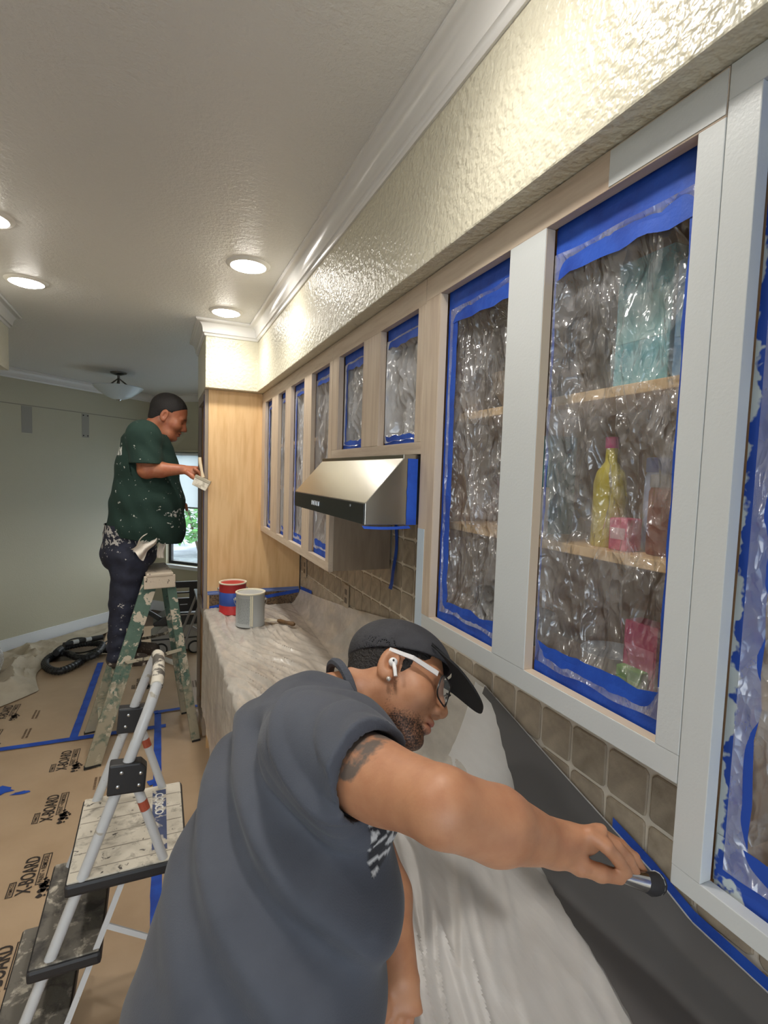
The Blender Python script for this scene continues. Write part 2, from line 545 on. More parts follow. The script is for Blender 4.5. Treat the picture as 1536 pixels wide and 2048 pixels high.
# ---------------------------------------------------------------- outside the window
mAsph = M('asphalt', (126, 136, 150), 0.9, var=((176, 186, 198), 1.6, 0.45, 0.65))
struct(obj('ground', G().add([(-20, -25, -0.45), (30, -25, -0.45), (30, 45, -0.45), (-20, 45, -0.45)], [(0, 1, 2, 3)]), mAsph), 'grey driveway outside the dining window', 'ground')
mLeaf = [M('leaf_a', (96, 158, 86), 0.6), M('leaf_b', (140, 190, 104), 0.6), M('leaf_c', (72, 132, 80), 0.6)]
mStem = M('shrub_stem', (84, 66, 48), 0.8)


def shrub(c, r, hgt, n, mat, label, leaf=0.07):
    rt = thing('shrub', label, 'shrub', c, 'shrubs outside the dining window')
    rnd = random.Random(int(abs(c[0] * 91 + c[1] * 37)))
    g = G()
    for i in range(n):
        a = rnd.uniform(0, 6.283); q = rnd.uniform(0.0, 1.0) ** 0.45
        ph = rnd.uniform(-0.2, 1.0)
        rr = r * q * math.sqrt(max(0.0, 1 - max(ph, 0) ** 2))
        p = np.array([c[0] + rr * math.cos(a), c[1] + rr * math.sin(a), c[2] + hgt * (0.15 + 0.85 * (ph + 0.2) / 1.2)])
        d1 = np.array([rnd.uniform(-1, 1), rnd.uniform(-1, 1), rnd.uniform(-.6, .6)]); d1 /= np.linalg.norm(d1)
        d2 = np.cross(d1, [rnd.uniform(-1, 1), rnd.uniform(-1, 1), 1]); d2 /= np.linalg.norm(d2) + 1e-6
        s_ = leaf * rnd.uniform(0.6, 1.3)
        g.add([p - d1 * s_, p + d2 * s_ * 0.45, p + d1 * s_, p - d2 * s_ * 0.45], [(0, 1, 2, 3)])
    obj('foliage', g, mat, rt)
    gs = G()
    for k in range(5):
        a = k * 1.26
        gs.tube([(c[0], c[1], c[2]), (c[0] + r * .3 * math.cos(a), c[1] + r * .3 * math.sin(a), c[2] + hgt * .4), (c[0] + r * .6 * math.cos(a), c[1] + r * .6 * math.sin(a), c[2] + hgt * .75)], [0.03, 0.02, 0.01], 6)
    obj('stem', gs, mStem, rt)
    return rt


shrub((1.0, 14.2, -0.45), 1.3, 3.0, 2600, mLeaf[0], 'tall mid green hedge shrub beyond the driveway', 0.10)
shrub((3.9, 13.0, -0.45), 1.5, 3.2, 2600, mLeaf[2], 'tall dark green hedge shrub beyond the driveway', 0.10)
shrub((0.95, 9.3, -0.45), 0.55, 0.75, 900, mLeaf[1], 'low yellow green shrub just outside the dining window', 0.05)
shrub((1.7, 8.3, -0.45), 0.5, 0.8, 900, mLeaf[1], 'low light green shrub near the house wall', 0.05)
shrub((-0.9, 18.5, -0.45), 1.6, 3.2, 2000, mLeaf[0], 'tall green shrub at the far end of the driveway', 0.11)

# ---------------------------------------------------------------- recessed ceiling lights
def downlight(x, y, label):
    r = thing('recessed_light', label, 'ceiling light', (x, y, ZC), 'recessed kitchen lights')
    ring = [(0.072, -0.004), (0.076, -0.010), (0.090, -0.006), (0.095, 0.0)]
    obj('trim_ring', G().lathe(ring, (x, y, ZC), 36, caps=False), mLampTrim, r, smooth=True)
    dome = [(0.0735 * math.cos(a * math.pi / 2 / 6), -0.003 - 0.022 * math.sin(a * math.pi / 2 / 6)) for a in range(0, 6)] + [(0.004, -0.0255)]
    obj('lens', G().lathe(dome, (x, y, ZC), 36), mLens, r, smooth=True)
    ld = bpy.data.lights.new('bulb', 'SPOT'); ld.energy = SPOT_WATTS; ld.color = LAMP_COLOR[:3]
    ld.spot_size = math.radians(150); ld.spot_blend = 1.0; ld.shadow_soft_size = 0.06
    lo_ = bpy.data.objects.new('bulb', ld); COL.objects.link(lo_)
    lo_.parent = r; lo_.location = (0, 0, -0.032)


downlight(0.360, 2.405, 'round lit ceiling light beside the cabinet crown moulding')
downlight(0.352, 3.157, 'round lit ceiling light in the corner by the pantry soffit')
downlight(-0.585, 2.405, 'round lit ceiling light above the walkway')
downlight(-0.600, 3.145, 'round lit ceiling light by the opposite soffit end')
downlight(0.300, 0.72, 'round lit ceiling light above the near upper cabinets')
downlight(-0.585, 0.72, 'round lit ceiling light above the near side of the walkway')
downlight(-0.1, -1.0, 'round lit ceiling light behind the work area')

# ---------------------------------------------------------------- semi flush dining lamp
mNick = M('brushed_nickel', (120, 118, 114), 0.35, metal=1.0)
mBowl = M('frosted_glass', (208, 222, 230), 0.3, trans=0.0, coat=0.3)
lx, ly = -0.353, 5.69
r = thing('dining_lamp', 'unlit frosted glass bowl lamp on metal arms under the dining ceiling', 'lamp', (lx, ly, ZC))
obj('canopy', G().lathe([(0.075, 0.0), (0.07, -0.012), (0.03, -0.026), (0.012, -0.03)], (lx, ly, ZC), 24), mNick, r, smooth=True)
obj('stem', G().tube([(lx, ly, ZC - 0.025), (lx, ly, ZC - 0.20), (lx, ly, ZC - 0.265)], [0.012, 0.009, 0.008], 10), mNick, r, smooth=True)
for k in range(3):
    a = 0.5 + k * 2.094
    obj('arm', G().tube([(lx, ly, ZC - 0.055), (lx + 0.07 * math.cos(a), ly + 0.07 * math.sin(a), ZC - 0.10), (lx + 0.15 * math.cos(a), ly + 0.15 * math.sin(a), ZC - 0.155)], 0.007, 8), mNick, r, smooth=True)
    obj('clip', G().ball((lx + 0.158 * math.cos(a), ly + 0.158 * math.sin(a), ZC - 0.165), 0.016, 10, 8), mNick, r, smooth=True)
bowl = [(0.02, -0.258)] + [(0.02 + 0.20 * t, -0.258 + 0.115 * t ** 1.7) for t in (0.15, 0.3, 0.45, 0.6, 0.75, 0.9, 1.0)]
bowl += [(q - 0.002, z + 0.007) for q, z in reversed(bowl)]
obj('bowl', G().lathe(bowl, (lx, ly, ZC), 40, caps=False), mBowl, r, smooth=True)
obj('finial', G().lathe([(0.002, -0.272), (0.018, -0.268), (0.026, -0.258), (0.02, -0.252)], (lx, ly, ZC), 16), M('chrome', (220, 220, 220), 0.12, metal=1.0), r, smooth=True)

# ---------------------------------------------------------------- stone tile backsplash: each tile is a part of the wall
TP = 0.1065
tile_mesh = []
for k in range(3):
    for j in range(3):
        rnd = random.Random(k * 10 + j)
        h_ = TP / 2 - 0.004
        pts = []
        for cx, cy in ((-1, -1), (1, -1), (1, 1), (-1, 1)):
            c = np.array([cx, cy]) * h_
            e = 0.012
            for q in range(3):
                a = math.atan2(cy, cx) + (q - 1) * 0.55
                pts.append(c - np.array([cx, cy]) * e + e * np.array([math.cos(a), math.sin(a)]) * rnd.uniform(0.9, 1.12))
        n = len(pts)
        inner = [p * 0.95 for p in pts]
        vs = [(0.0, p[0], p[1]) for p in pts] + [(-0.003, p[0], p[1]) for p in pts] + [(-0.0048, p[0], p[1]) for p in inner]
        fs = [(i, (i + 1) % n, n + (i + 1) % n, n + i) for i in range(n)]
        fs += [(n + i, n + (i + 1) % n, 2 * n + (i + 1) % n, 2 * n + i) for i in range(n)]
        fs.append(tuple(range(2 * n, 3 * n)))
        me = bpy.data.meshes.new('tile'); me.from_pydata(vs, [], fs); me.update()
        bm = bmesh.new(); bm.from_mesh(me); bmesh.ops.recalc_face_normals(bm, faces=bm.faces); bm.to_mesh(me); bm.free()
        me.materials.append(mTile[j])
        tile_mesh.append(me)
z0 = 0.944
ti = 0
y = YP - TP / 2 - 0.003
while y > 0.30:
    top = 1.70 if 1.205 < y < 1.968 else (1.44 if y > 0.442 else 1.31)
    z = z0 + TP / 2
    while z - TP * 0.5 < top:
        if not (y > 1.968 and z > 1.47):
            o = bpy.data.objects.new('tile', tile_mesh[random.randrange(9)])
            o.location = (XW + 0.0005, y + random.uniform(-.0008, .0008), z + random.uniform(-.0008, .0008))
            COL.objects.link(o); o.parent = WR
            ti += 1
        z += TP
    y -= TP

# ================================================================ upper cabinets
mFilm = None


def film_mat(name, col=(236, 236, 238), a0=0.15, a1=0.45, sc=7.0, rough=0.12, stretch=(1, 1, 1), fine=34.0, fs=0.8, gloss=0.5, haze=0.35):
    """thin polythene: clear, unevenly milky, faceted by creases that catch the light"""
    m = bpy.data.materials.new(name); m.use_nodes = True
    nt = m.node_tree; N = nt.nodes; L = nt.links; N.clear()
    out = N.new('ShaderNodeOutputMaterial')
    tc = N.new('ShaderNodeTexCoord'); mp = N.new('ShaderNodeMapping'); mp.inputs['Scale'].default_value = stretch
    L.new(tc.outputs['Object'], mp.inputs[0])
    nd_ = N.new('ShaderNodeTexNoise'); nd_.inputs['Scale'].default_value = fine * 0.35; nd_.inputs['Detail'].default_value = 3
    L.new(mp.outputs[0], nd_.inputs['Vector'])
    vm = N.new('ShaderNodeVectorMath'); vm.operation = 'MULTIPLY_ADD'
    L.new(nd_.outputs['Color'], vm.inputs[0]); vm.inputs[1].default_value = (0.09, 0.09, 0.09); L.new(mp.outputs[0], vm.inputs[2])
    hs_ = []
    for s_, w_ in ((fine * 0.45, 1.0), (fine, 0.55), (fine * 2.3, 0.25)):
        v = N.new('ShaderNodeTexVoronoi'); v.feature = 'F1'; v.inputs['Scale'].default_value = s_
        L.new(vm.outputs[0], v.inputs['Vector'])
        mu = N.new('ShaderNodeMath'); mu.operation = 'MULTIPLY'; L.new(v.outputs['Distance'], mu.inputs[0]); mu.inputs[1].default_value = w_
        hs_.append(mu.outputs[0])
    s1 = N.new('ShaderNodeMath'); s1.operation = 'ADD'; L.new(hs_[0], s1.inputs[0]); L.new(hs_[1], s1.inputs[1])
    s2 = N.new('ShaderNodeMath'); s2.operation = 'ADD'; L.new(s1.outputs[0], s2.inputs[0]); L.new(hs_[2], s2.inputs[1])
    bp = N.new('ShaderNodeBump'); bp.inputs['Strength'].default_value = fs; bp.inputs['Distance'].default_value = 0.022
    L.new(s2.outputs[0], bp.inputs['Height'])
    n1 = N.new('ShaderNodeTexNoise'); n1.inputs['Scale'].default_value = sc; n1.inputs['Detail'].default_value = 6; n1.inputs['Roughness'].default_value = 0.65
    L.new(mp.outputs[0], n1.inputs['Vector'])
    mr = N.new('ShaderNodeMapRange'); mr.inputs['From Min'].default_value = 0.35; mr.inputs['From Max'].default_value = 0.68
    mr.inputs['To Min'].default_value = a0; mr.inputs['To Max'].default_value = a1
    L.new(n1.outputs['Fac'], mr.inputs['Value'])
    d = N.new('ShaderNodeBsdfDiffuse'); d.inputs[0].default_value = srgb(*col)
    tl = N.new('ShaderNodeBsdfTranslucent'); tl.inputs[0].default_value = srgb(*col)
    md = N.new('ShaderNodeMixShader'); md.inputs[0].default_value = haze
    L.new(d.outputs[0], md.inputs[1]); L.new(tl.outputs[0], md.inputs[2])
    tr = N.new('ShaderNodeBsdfTransparent')
    mx = N.new('ShaderNodeMixShader'); L.new(mr.outputs[0], mx.inputs[0]); L.new(tr.outputs[0], mx.inputs[1]); L.new(md.outputs[0], mx.inputs[2])
    gl = N.new('ShaderNodeBsdfGlossy'); gl.inputs['Roughness'].default_value = rough; gl.inputs[0].default_value = (1, 1, 1, 1)
    fr = N.new('ShaderNodeLayerWeight'); fr.inputs[0].default_value = 0.5
    for s_ in (d, tl, gl, fr): L.new(bp.outputs[0], s_.inputs['Normal'])
    pw = N.new('ShaderNodeMath'); pw.operation = 'POWER'; L.new(fr.outputs['Facing'], pw.inputs[0]); pw.inputs[1].default_value = 3.0
    fb = N.new('ShaderNodeMath'); fb.operation = 'MULTIPLY_ADD'; L.new(pw.outputs[0], fb.inputs[0]); fb.inputs[1].default_value = gloss; fb.inputs[2].default_value = 0.09
    mg = N.new('ShaderNodeMixShader'); L.new(fb.outputs[0], mg.inputs[0]); L.new(mx.outputs[0], mg.inputs[1]); L.new(gl.outputs[0], mg.inputs[2])
    L.new(mg.outputs[0], out.inputs[0])
    return m


mFilm = film_mat('clear_film', a0=0.13, a1=0.50, sc=8.0, stretch=(1, 1, 0.55), fine=30.0, fs=1.0, rough=0.16, gloss=0.6)
mFilmFar = film_mat('clear_film_creased', a0=0.38, a1=0.78, sc=8.0, stretch=(1, 2.2, 0.3), rough=0.18, fine=26.0, fs=0.5, gloss=0.4)
mFilmHood = film_mat('milky_film', a0=0.62, a1=0.92, sc=4.0, stretch=(1, 1.4, 0.6), rough=0.16, fine=18.0, fs=0.5, gloss=0.5)


def crumple(y, z, seed, amp):
    v = 0.0; f = 5.0; a = amp
    for k in range(4):
        n = noise.noise(Vector((y * f * 1.5 + seed * 3.1, z * f * 0.8, seed * 7.7 + k)))
        v += a * (1 - 2.2 * abs(n)); f *= 2.1; a *= 0.52
    return v


def film(name, label, y0, y1, z0, z1, seed, mat, amp=0.012, xb=XF + 0.0212, nu=46, nv=90, group=None):
    rl = random.Random(seed); lines = []
    for k in range(11):
        p = (rl.uniform(y0, y1), z1 - rl.uniform(0.0, 0.12)) if k < 8 else (rl.uniform(y0, y1), rl.uniform(z0, z1))
        q = (p[0] - rl.uniform(-0.02, 0.22) * (y1 - y0) * 2.4, z0 + rl.uniform(-0.1, 0.5) * (z1 - z0))
        dy, dz = q[0] - p[0], q[1] - p[1]; ln = math.hypot(dy, dz)
        lines.append((p[0], p[1], dy / ln, dz / ln, ln, rl.uniform(0.004, 0.011)))

    def fn(a, b):
        y = y0 + (y1 - y0) * a; z = z0 + (z1 - z0) * b
        cr = 0.0
        for (py, pz, dy, dz, ln, hh) in lines:
            t = (y - py) * dy + (z - pz) * dz
            if 0 < t < ln:
                dd = abs((y - py) * dz - (z - pz) * dy) + 0.002 * math.sin(t * 60)
                cr += hh * max(0.0, 1 - abs(dd) / 0.010) * min(1, t / ln * 6, (1 - t / ln) * 6)
        e = min(1.0, min(a, 1 - a) * 9) * min(1.0, min(b, 1 - b) * 12)
        dg = (y - y0) * 0.9 - (z1 - z) * (0.35 + 0.25 * math.sin(seed))
        fold = 0.010 * max(0.0, 1 - 3.5 * abs(noise.noise(Vector((dg * 16 + seed, z * 1.2, seed)))))
        pl = 0.006 * math.sin((y - y0) / max(0.25, 0.35 + (z1 - z)) * 70 + seed) * min(1, (z1 - z) * 3) * (0.5 + 0.5 * math.sin(y * 23 + seed))
        x = xb + e * (crumple(y, z, seed, amp) * 0.9 - fold + pl - cr + 0.020)
        wob = 0.008 * noise.noise(Vector((y * 14, z * 9, seed + 9)))
        return (max(x, XF + 0.012), y, z + wob * (1 if b in (0.0, 1.0) else 0.3))
    o = obj(name, G().grid(fn, nu, nv), mat, smooth=True)
    return tag(o, label, 'plastic sheet', group)


def cabinet(name, label, y0, y1, z0, openings, oz0, oz1, shelves, mats, xdepth=XW, end_mat=None):
    """face-frame upper cabinet; openings as (y0, y1). mats: dict part->material"""
    r = thing(name, label, 'cabinet', (XF, y0, z0))
    t = 0.017
    zt = ZS - 0.002
    xb = xdepth - 0.012
    obj('bottom_panel', G().box(XF + 0.02, xb, y0 + 0.002, y1 - 0.002, z0 + 0.006, z0 + 0.022), mMaple, r)
    obj('top_panel', G().box(XF + 0.02, xb, y0 + 0.002, y1 - 0.002, zt - 0.016, zt), mMapleIn, r)
    obj('back_panel', G().box(xb - 0.008, xb, y0 + 0.002, y1 - 0.002, z0 + 0.022, zt - 0.016), mMapleIn, r)
    obj('side_panel', G().box(XF + 0.02, xb, y0 + 0.001, y0 + 0.016, z0 + 0.002, zt - 0.016), end_mat or mMapleIn, r)
    obj('side_panel', G().box(XF + 0.02, xb, y1 - 0.016, y1 - 0.001, z0 + 0.002, zt - 0.016), mMapleIn, r)
    for z in shelves:
        obj('shelf', G().box(XF + 0.075, xb - 0.01, y0 + 0.018, y1 - 0.018, z - 0.009, z + 0.009), mShelf, r, bevel=0.002)
    # face frame: rails and stiles
    obj('rail', G().box(XF, XF + 0.02, y0, y1, z0, oz0), mats.get('bottom', mRawH), r, bevel=0.0012)
    obj('rail', G().box(XF, XF + 0.02, y0, y1, oz1, zt), mats.get('top', mRawH), r, bevel=0.0012)
    ys = sorted(openings)
    edges = [y0] + [v for o in ys for v in o] + [y1]
    for i in range(0, len(edges), 2):
        obj('stile', G().box(XF - 0.0004, XF + 0.02, edges[i], edges[i + 1], oz0, oz1), mats.get('stile%d' % (i // 2), mats.get('stile', mRaw)), r, bevel=0.0012)
    return r


OZ0, OZ1 = 1.474, 2.264
far_op = [(3.150, 3.365), (2.790, 2.972), (2.400, 2.668), (2.010, 2.272)]
cabinet('upper_cabinet', 'sanded four opening upper cabinet between the pantry and the range hood', 1.968, YP - 0.002, 1.436, far_op, OZ0, OZ1, [1.73, 1.99], {},
        end_mat=M('cabinet_end', (150, 132, 112), 0.6, var=((134, 116, 98), 8.0, 0.4, 0.7), stretch=(4, 4, 0.6)))
hood_op = [(1.243, 1.494), (1.638, 1.893)]
cabinet('upper_cabinet', 'short sanded cabinet with two masked openings above the range hood', 1.2035, 1.966, 1.886, hood_op, 1.918, 2.264, [], {})
near_op = [(0.478, 0.757), (0.858, 1.127)]
cabinet('upper_cabinet', 'half painted upper cabinet whose shelves show through clear plastic', 0.4425, 1.202, 1.440, near_op, OZ0 + 0.004, 2.268, [1.705, 1.98], {'bottom': mWhite, 'stile0': mWhite, 'stile1': mWhite, 'stile2': mRaw})
cabinet('upper_cabinet', 'white painted cabinet reaching lower than its neighbour, blue tape smeared with paint', -0.42, 0.4415, 1.306, [(-0.36, 0.402)], 1.333, 2.285, [1.56, 1.86, 2.08],
        {'bottom': mWhite, 'top': mWhite, 'stile': mWhite})
nc_ = [o for o in bpy.data.objects if o.name == 'upper_cabinet.002'][0]
for yy in (0.757, 0.858, 1.127, 0.478):
    s_ = -1 if yy in (0.858, 0.478) else 1
    obj('bare_edge', G().box(XF + 0.0012, XF + 0.0195, min(yy, yy - s_ * 0.0006), max(yy, yy - s_ * 0.0006), OZ0 + 0.005, 2.267), mWhiteEdge, nc_)
for a_, b_ in near_op:
    obj('bare_edge', G().box(XF + 0.0012, XF + 0.0195, a_, b_, OZ0 + 0.0038, OZ0 + 0.0046), mWhiteEdge, nc_)
# painted patch on the left stile of the near cabinet and along the top rail
g = G().box(XF - 0.0012, XF - 0.0002, 1.166, 1.2015, 1.441, 1.695)
tag(obj('paint_patch', g, M('pale_blue_primer', (196, 212, 226), 0.4)), 'fresh pale paint brushed over the stile below the range hood tape', 'paint patch')
g = G().box(XF - 0.0010, XF - 0.0002, 0.4435, 0.62, 2.271, 2.323)
tag(obj('paint_patch', g, mWhite), 'fresh white paint on the top rail of the half painted cabinet', 'paint patch')
g = G().box(XF - 0.0010, XF - 0.0002, 0.757, 0.858, 2.2682, 2.2705)

def vattr(o, name, fn):
    me = o.data
    a = me.attributes.new(name, 'FLOAT', 'POINT')
    a.data.foreach_set('value', [float(fn(v.co)) for v in me.vertices])
    return o


# ---------------------------------------------------------------- blue tape and film inside every opening
def tape_quad(y0, y1, z0, z1, x, seed, axis):
    """thin strip with one torn wavy edge"""
    def fn(a, b):
        y = y0 + (y1 - y0) * a; z = z0 + (z1 - z0) * b
        w = noise.noise(Vector((y * 25, z * 25, seed)))
        dx = 0.002 * noise.noise(Vector((y * 30, z * 30, seed + 4)))
        if axis == 'z': z += w * 0.009 * b
        elif axis == 'Z': z += w * 0.009 * (1 - b)
        elif axis == 'y': y += w * 0.006 * a
        else: y += w * 0.006 * (1 - a)
        return (x + dx, y, z)
    return G().grid(fn, 16, 4) if axis in 'zZ' else G().grid(fn, 4, 24)


def mask_opening(i, y0, y1, z0, z1, what, film_material, amp, seed, ht=0.05, sidew=0.02, bt=0.045, tmat=None, nearw=None):
    nearw = sidew * 0.7 if nearw is None else nearw
    tm = tmat or mTape
    x = XF + 0.0235
    tag(obj('masking_tape', tape_quad(y0 + .001, y1 - .001, z1 + 0.012, z1 - ht, x + 0.001, seed, 'z'), tm), 'blue tape along the top of ' + what, 'tape')
    tag(obj('masking_tape', tape_quad(y0 + .001, y1 - .001, z0 + bt, z0 - 0.004, x + 0.001, seed + 1, 'Z'), tm), 'blue tape along the bottom of ' + what, 'tape')
    tag(obj('masking_tape', tape_quad(y1 - sidew, y1 + 0.001, z0, z1, x + 0.002, seed + 2, 'Y'), tm), 'blue tape down the far side of ' + what, 'tape')
    tag(obj('masking_tape', tape_quad(y0 - 0.001, y0 + nearw, z0, z1, x + 0.002, seed + 3, 'y'), tm), 'blue tape down the near side of ' + what, 'tape')
    if tm is mTapePaint:
        for o in [o for o in bpy.data.objects if o.type == 'MESH' and o.data.materials and o.data.materials[0] is mTapePaint]:
            vattr(o, 'smear', lambda c: max(0.0, 0.62 - abs(c.y - y1) / 0.030 * 0.62, 0.62 - abs(c.z - z0) / 0.035 * 0.62))
    film('plastic_sheet', 'crinkled clear plastic sheet covering ' + what, y0 + nearw * 0.30, y1 - sidew * 0.35, z0 + bt * 0.40, z1 - ht * 0.55, seed, film_material, amp,
         nu=76 if y1 - y0 > 0.25 else 44, nv=150 if z1 - z0 > 0.5 else 80)


mask_opening(0, *far_op[0], OZ0, OZ1, 'the cabinet opening next to the pantry', mFilmFar, 0.008, 11, 0.05, 0.03)
mask_opening(0, *far_op[1], OZ0, OZ1, 'the second cabinet opening from the pantry', mFilmFar, 0.008, 12, 0.05, 0.004, nearw=0.004)
mask_opening(0, *far_op[2], OZ0, OZ1, 'the third cabinet opening from the pantry', mFilmFar, 0.008, 13, 0.055, 0.03)
mask_opening(0, *far_op[3], OZ0, OZ1, 'the cabinet opening just beyond the range hood', mFilmFar, 0.008, 14, 0.055, 0.004, 0.06, nearw=0.004)
mask_opening(0, *hood_op[1], 1.918, 2.264, 'the farther opening above the range hood', mFilmHood, 0.014, 15, 0.055, 0.03, 0.03)
mask_opening(0, *hood_op[0], 1.918, 2.264, 'the nearer opening above the range hood', mFilmHood, 0.014, 16, 0.055, 0.004, 0.028, nearw=0.012)
mask_opening(0, *near_op[1], OZ0 + .004, 2.268, 'the narrower opening of the half painted cabinet', mFilm, 0.014, 17, 0.075, 0.040, 0.05, nearw=0.004)
mask_opening(0, *near_op[0], OZ0 + .004, 2.268, 'the wider opening of the half painted cabinet', mFilm, 0.016, 18, 0.085, 0.004, 0.055, nearw=0.022)
mask_opening(0, -0.36, 0.402, 1.333, 2.285, 'the white painted low cabinet opening', mFilm, 0.014, 19, 0.07, 0.036, 0.060, mTapePaint)

# ---------------------------------------------------------------- range hood
mBtn = M('hood_button', (190, 190, 190), 0.3, metal=1.0)
HY0, HY1 = 1.216, 1.945
r = thing('range_hood', 'stainless steel range hood with black front panel under the short cabinet', 'range hood', (XW - .02, HY0, 1.70))
prof = [(0.476, 1.702), (0.476, 1.757), (0.578, 1.873), (0.578, 1.884), (0.885, 1.884), (0.885, 1.702)]
obj('hood_body', G().prism([(x, z) for x, z in prof], (0, HY0, 0), (1, 0, 0), (0, 0, 1), (0, HY1 - HY0, 0)), mSteel, r, bevel=0.0015)
obj('front_panel', G().box(0.4735, 0.4775, HY0 + 0.003, HY1 - 0.003, 1.703, 1.7555), mBlackGloss, r, bevel=0.001)
for k in range(5):
    yy = 1.69 - k * 0.019
    obj('button', G().box(0.4700, 0.4742, yy, yy + 0.012, 1.722, 1.738), mBtn, r, bevel=0.002)
obj('indicator', G().box(0.4724, 0.4740, 1.318, 1.325, 1.742, 1.748), mBtn, r)
obj('filter_panel', G().box(0.50, 0.86, HY0 + .03, HY1 - .03, 1.699, 1.703), M('hood_filter', (90, 88, 84), 0.4, metal=1.0), r)
# tape on the hood and the hanging strip
g = tape_quad(0, 1, 0, 1, 0, 0, 'z')
tag(obj('masking_tape', G().grid(lambda a, b: (0.5905 + 0.029 * a + (0.002 * noise.noise(Vector((b * 9, 0, 3))) if a == 0 else 0), HY0 - 0.0012, 1.7015 + 0.172 * b), 4, 20), mTape), 'wide blue tape on the end of the range hood', 'tape')
tag(obj('masking_tape', G().grid(lambda a, b: (0.468 + 0.13 * a, HY0 - 0.003 - 0.012 * b, 1.7005 - 0.006 * b - .003 * math.sin(a * 3)), 12, 3), mTape), 'thin blue tape under the end of the range hood', 'tape')
tag(obj('masking_tape', G().grid(lambda a, b: (XW - 0.0095 - 0.004 * math.sin(b * 7) - (0.012 * (1 - b) ** 3), 1.905 + 0.028 * a + (0.02 * max(0, 0.12 - b) / 0.12) * (1 if a > .5 else 0.6), 1.36 + 0.27 * b), 3, 20), mTape), 'blue tape strip hanging down the tiles below the range hood', 'tape')

# ---------------------------------------------------------------- electrical plates on the tiles
mPlate = M('outlet_plate', (176, 162, 142), 0.5)
for yy, zz, lab in ((2.50, 1.20, 'beige outlet plate on the tiles below the four opening cabinet'), (3.33, 1.20, 'beige switch plate on the tiles beside the pantry')):
    r = thing('outlet_plate', lab, 'outlet', (XW - .009, yy, zz))
    obj('plate', G().box(XW - 0.014, XW - 0.008, yy - 0.036, yy + 0.036, zz - 0.06, zz + 0.06), mPlate, r, bevel=0.002)
    for dz in (-0.022, 0.022):
        obj('socket', G().box(XW - 0.0155, XW - 0.0135, yy - 0.016, yy + 0.016, zz + dz - 0.014, zz + dz + 0.014), M('outlet_socket', (110, 100, 90), 0.5), r, bevel=0.002)

# ---------------------------------------------------------------- pantry
r = thing('pantry_cabinet', 'tall maple pantry cabinet at the end of the counter', 'cabinet', (0.30, YP, 0))
obj('side_panel', G().box(0.287, XW - 0.012, YP, YP + 0.018, 0.0, ZS - 0.001), mMaple, r, bevel=0.001)
obj('side_panel', G().box(0.287, XW - 0.012, YE - 0.018, YE, 0.0, ZS - 0.001), mMaple, r, bevel=0.001)
obj('back_panel', G().box(XW - 0.030, XW - 0.012, YP + 0.018, YE - 0.018, 0.0, ZS - 0.001), mMapleIn, r)
mStileP = M('pantry_stile', (150, 138, 124), 0.5)
obj('stile', G().box(0.265, 0.286, YP + 0.001, YP + 0.055, 0.09, ZS - 0.001), mStileP, r, bevel=0.0015)
obj('stile', G().box(0.265, 0.286, YE - 0.055, YE - 0.001, 0.09, ZS - 0.001), mStileP, r, bevel=0.0015)
obj('rail', G().box(0.265, 0.286, YP + 0.055, YE - 0.055, ZS - 0.06, ZS - 0.001), mStileP, r, bevel=0.0015)
obj('rail', G().box(0.265, 0.286, YP + 0.055, YE - 0.055, 0.09, 0.14), mStileP, r, bevel=0.0015)
obj('rail', G().box(0.265, 0.286, YP + 0.055, YE - 0.055, 0.86, 0.91), mStileP, r, bevel=0.0015)
for z in (0.12, 0.5, 0.9, 1.3, 1.7, 2.0):
    obj('shelf', G().box(0.32, XW - 0.031, YP + 0.019, YE - 0.019, z, z + 0.018), mShelf, r)
tag(obj('masking_tape', G().box(0.2635, 0.2648, YP + 0.030, YP + 0.054, 0.93, ZS - 0.03), M('dull_blue_tape', (44, 58, 130), 0.6)), 'dull blue tape down the front stile of the pantry', 'tape')

# ---------------------------------------------------------------- base cabinets, worktop
mBaseWood = M('base_cabinet_wood', (150, 124, 98), 0.5, var=((132, 106, 82), 8.0, 0.4, 0.7), stretch=(5, 5, 0.6))
edges = [-0.45, 0.35, 1.13, 1.75, 2.40, YP - 0.002]
blabs = ['maple base cabinet nearest the low white cabinet', 'maple base cabinet under the half painted cabinet', 'maple base cabinet under the range hood',
         'maple base cabinet under the paint brush end of the counter', 'maple base cabinet beside the pantry']
for i in range(5):
    a, b = edges[i] + 0.001, edges[i + 1] - 0.001
    r = thing('base_cabinet', blabs[i], 'cabinet', (0.32, a, 0))
    obj('body', G().box(0.322, XW - 0.012, a, b, 0.10, 0.895), mBaseWood, r)
    obj('toe_kick', G().box(0.38, XW - 0.012, a, b, 0.0, 0.10), M('toe_kick', (60, 50, 42), 0.7), r)
    for (u, v) in ((a + 0.02, (a + b) / 2 - 0.012), ((a + b) / 2 + 0.012, b - 0.02)):
        d = obj('door', G().box(0.303, 0.321, u, v, 0.13, 0.70), mBaseWood, r, bevel=0.003)
        obj('handle', G().box(0.288, 0.302, (u + v) / 2 - 0.006, (u + v) / 2 + 0.006, 0.58, 0.66), mNick, d, bevel=0.002)
    dr = obj('drawer_front', G().box(0.303, 0.321, a + 0.02, b - 0.02, 0.72, 0.875), mBaseWood, r, bevel=0.003)
    obj('handle', G().box(0.288, 0.302, (a + b) / 2 - 0.05, (a + b) / 2 + 0.05, 0.79, 0.802), mNick, dr, bevel=0.002)
tag(obj('countertop', G().box(0.285, XW - 0.010, -0.46, YP - 0.003, 0.897, 0.935), mGranite, bevel=0.004), 'dark granite worktop under the plastic sheeting', 'countertop')
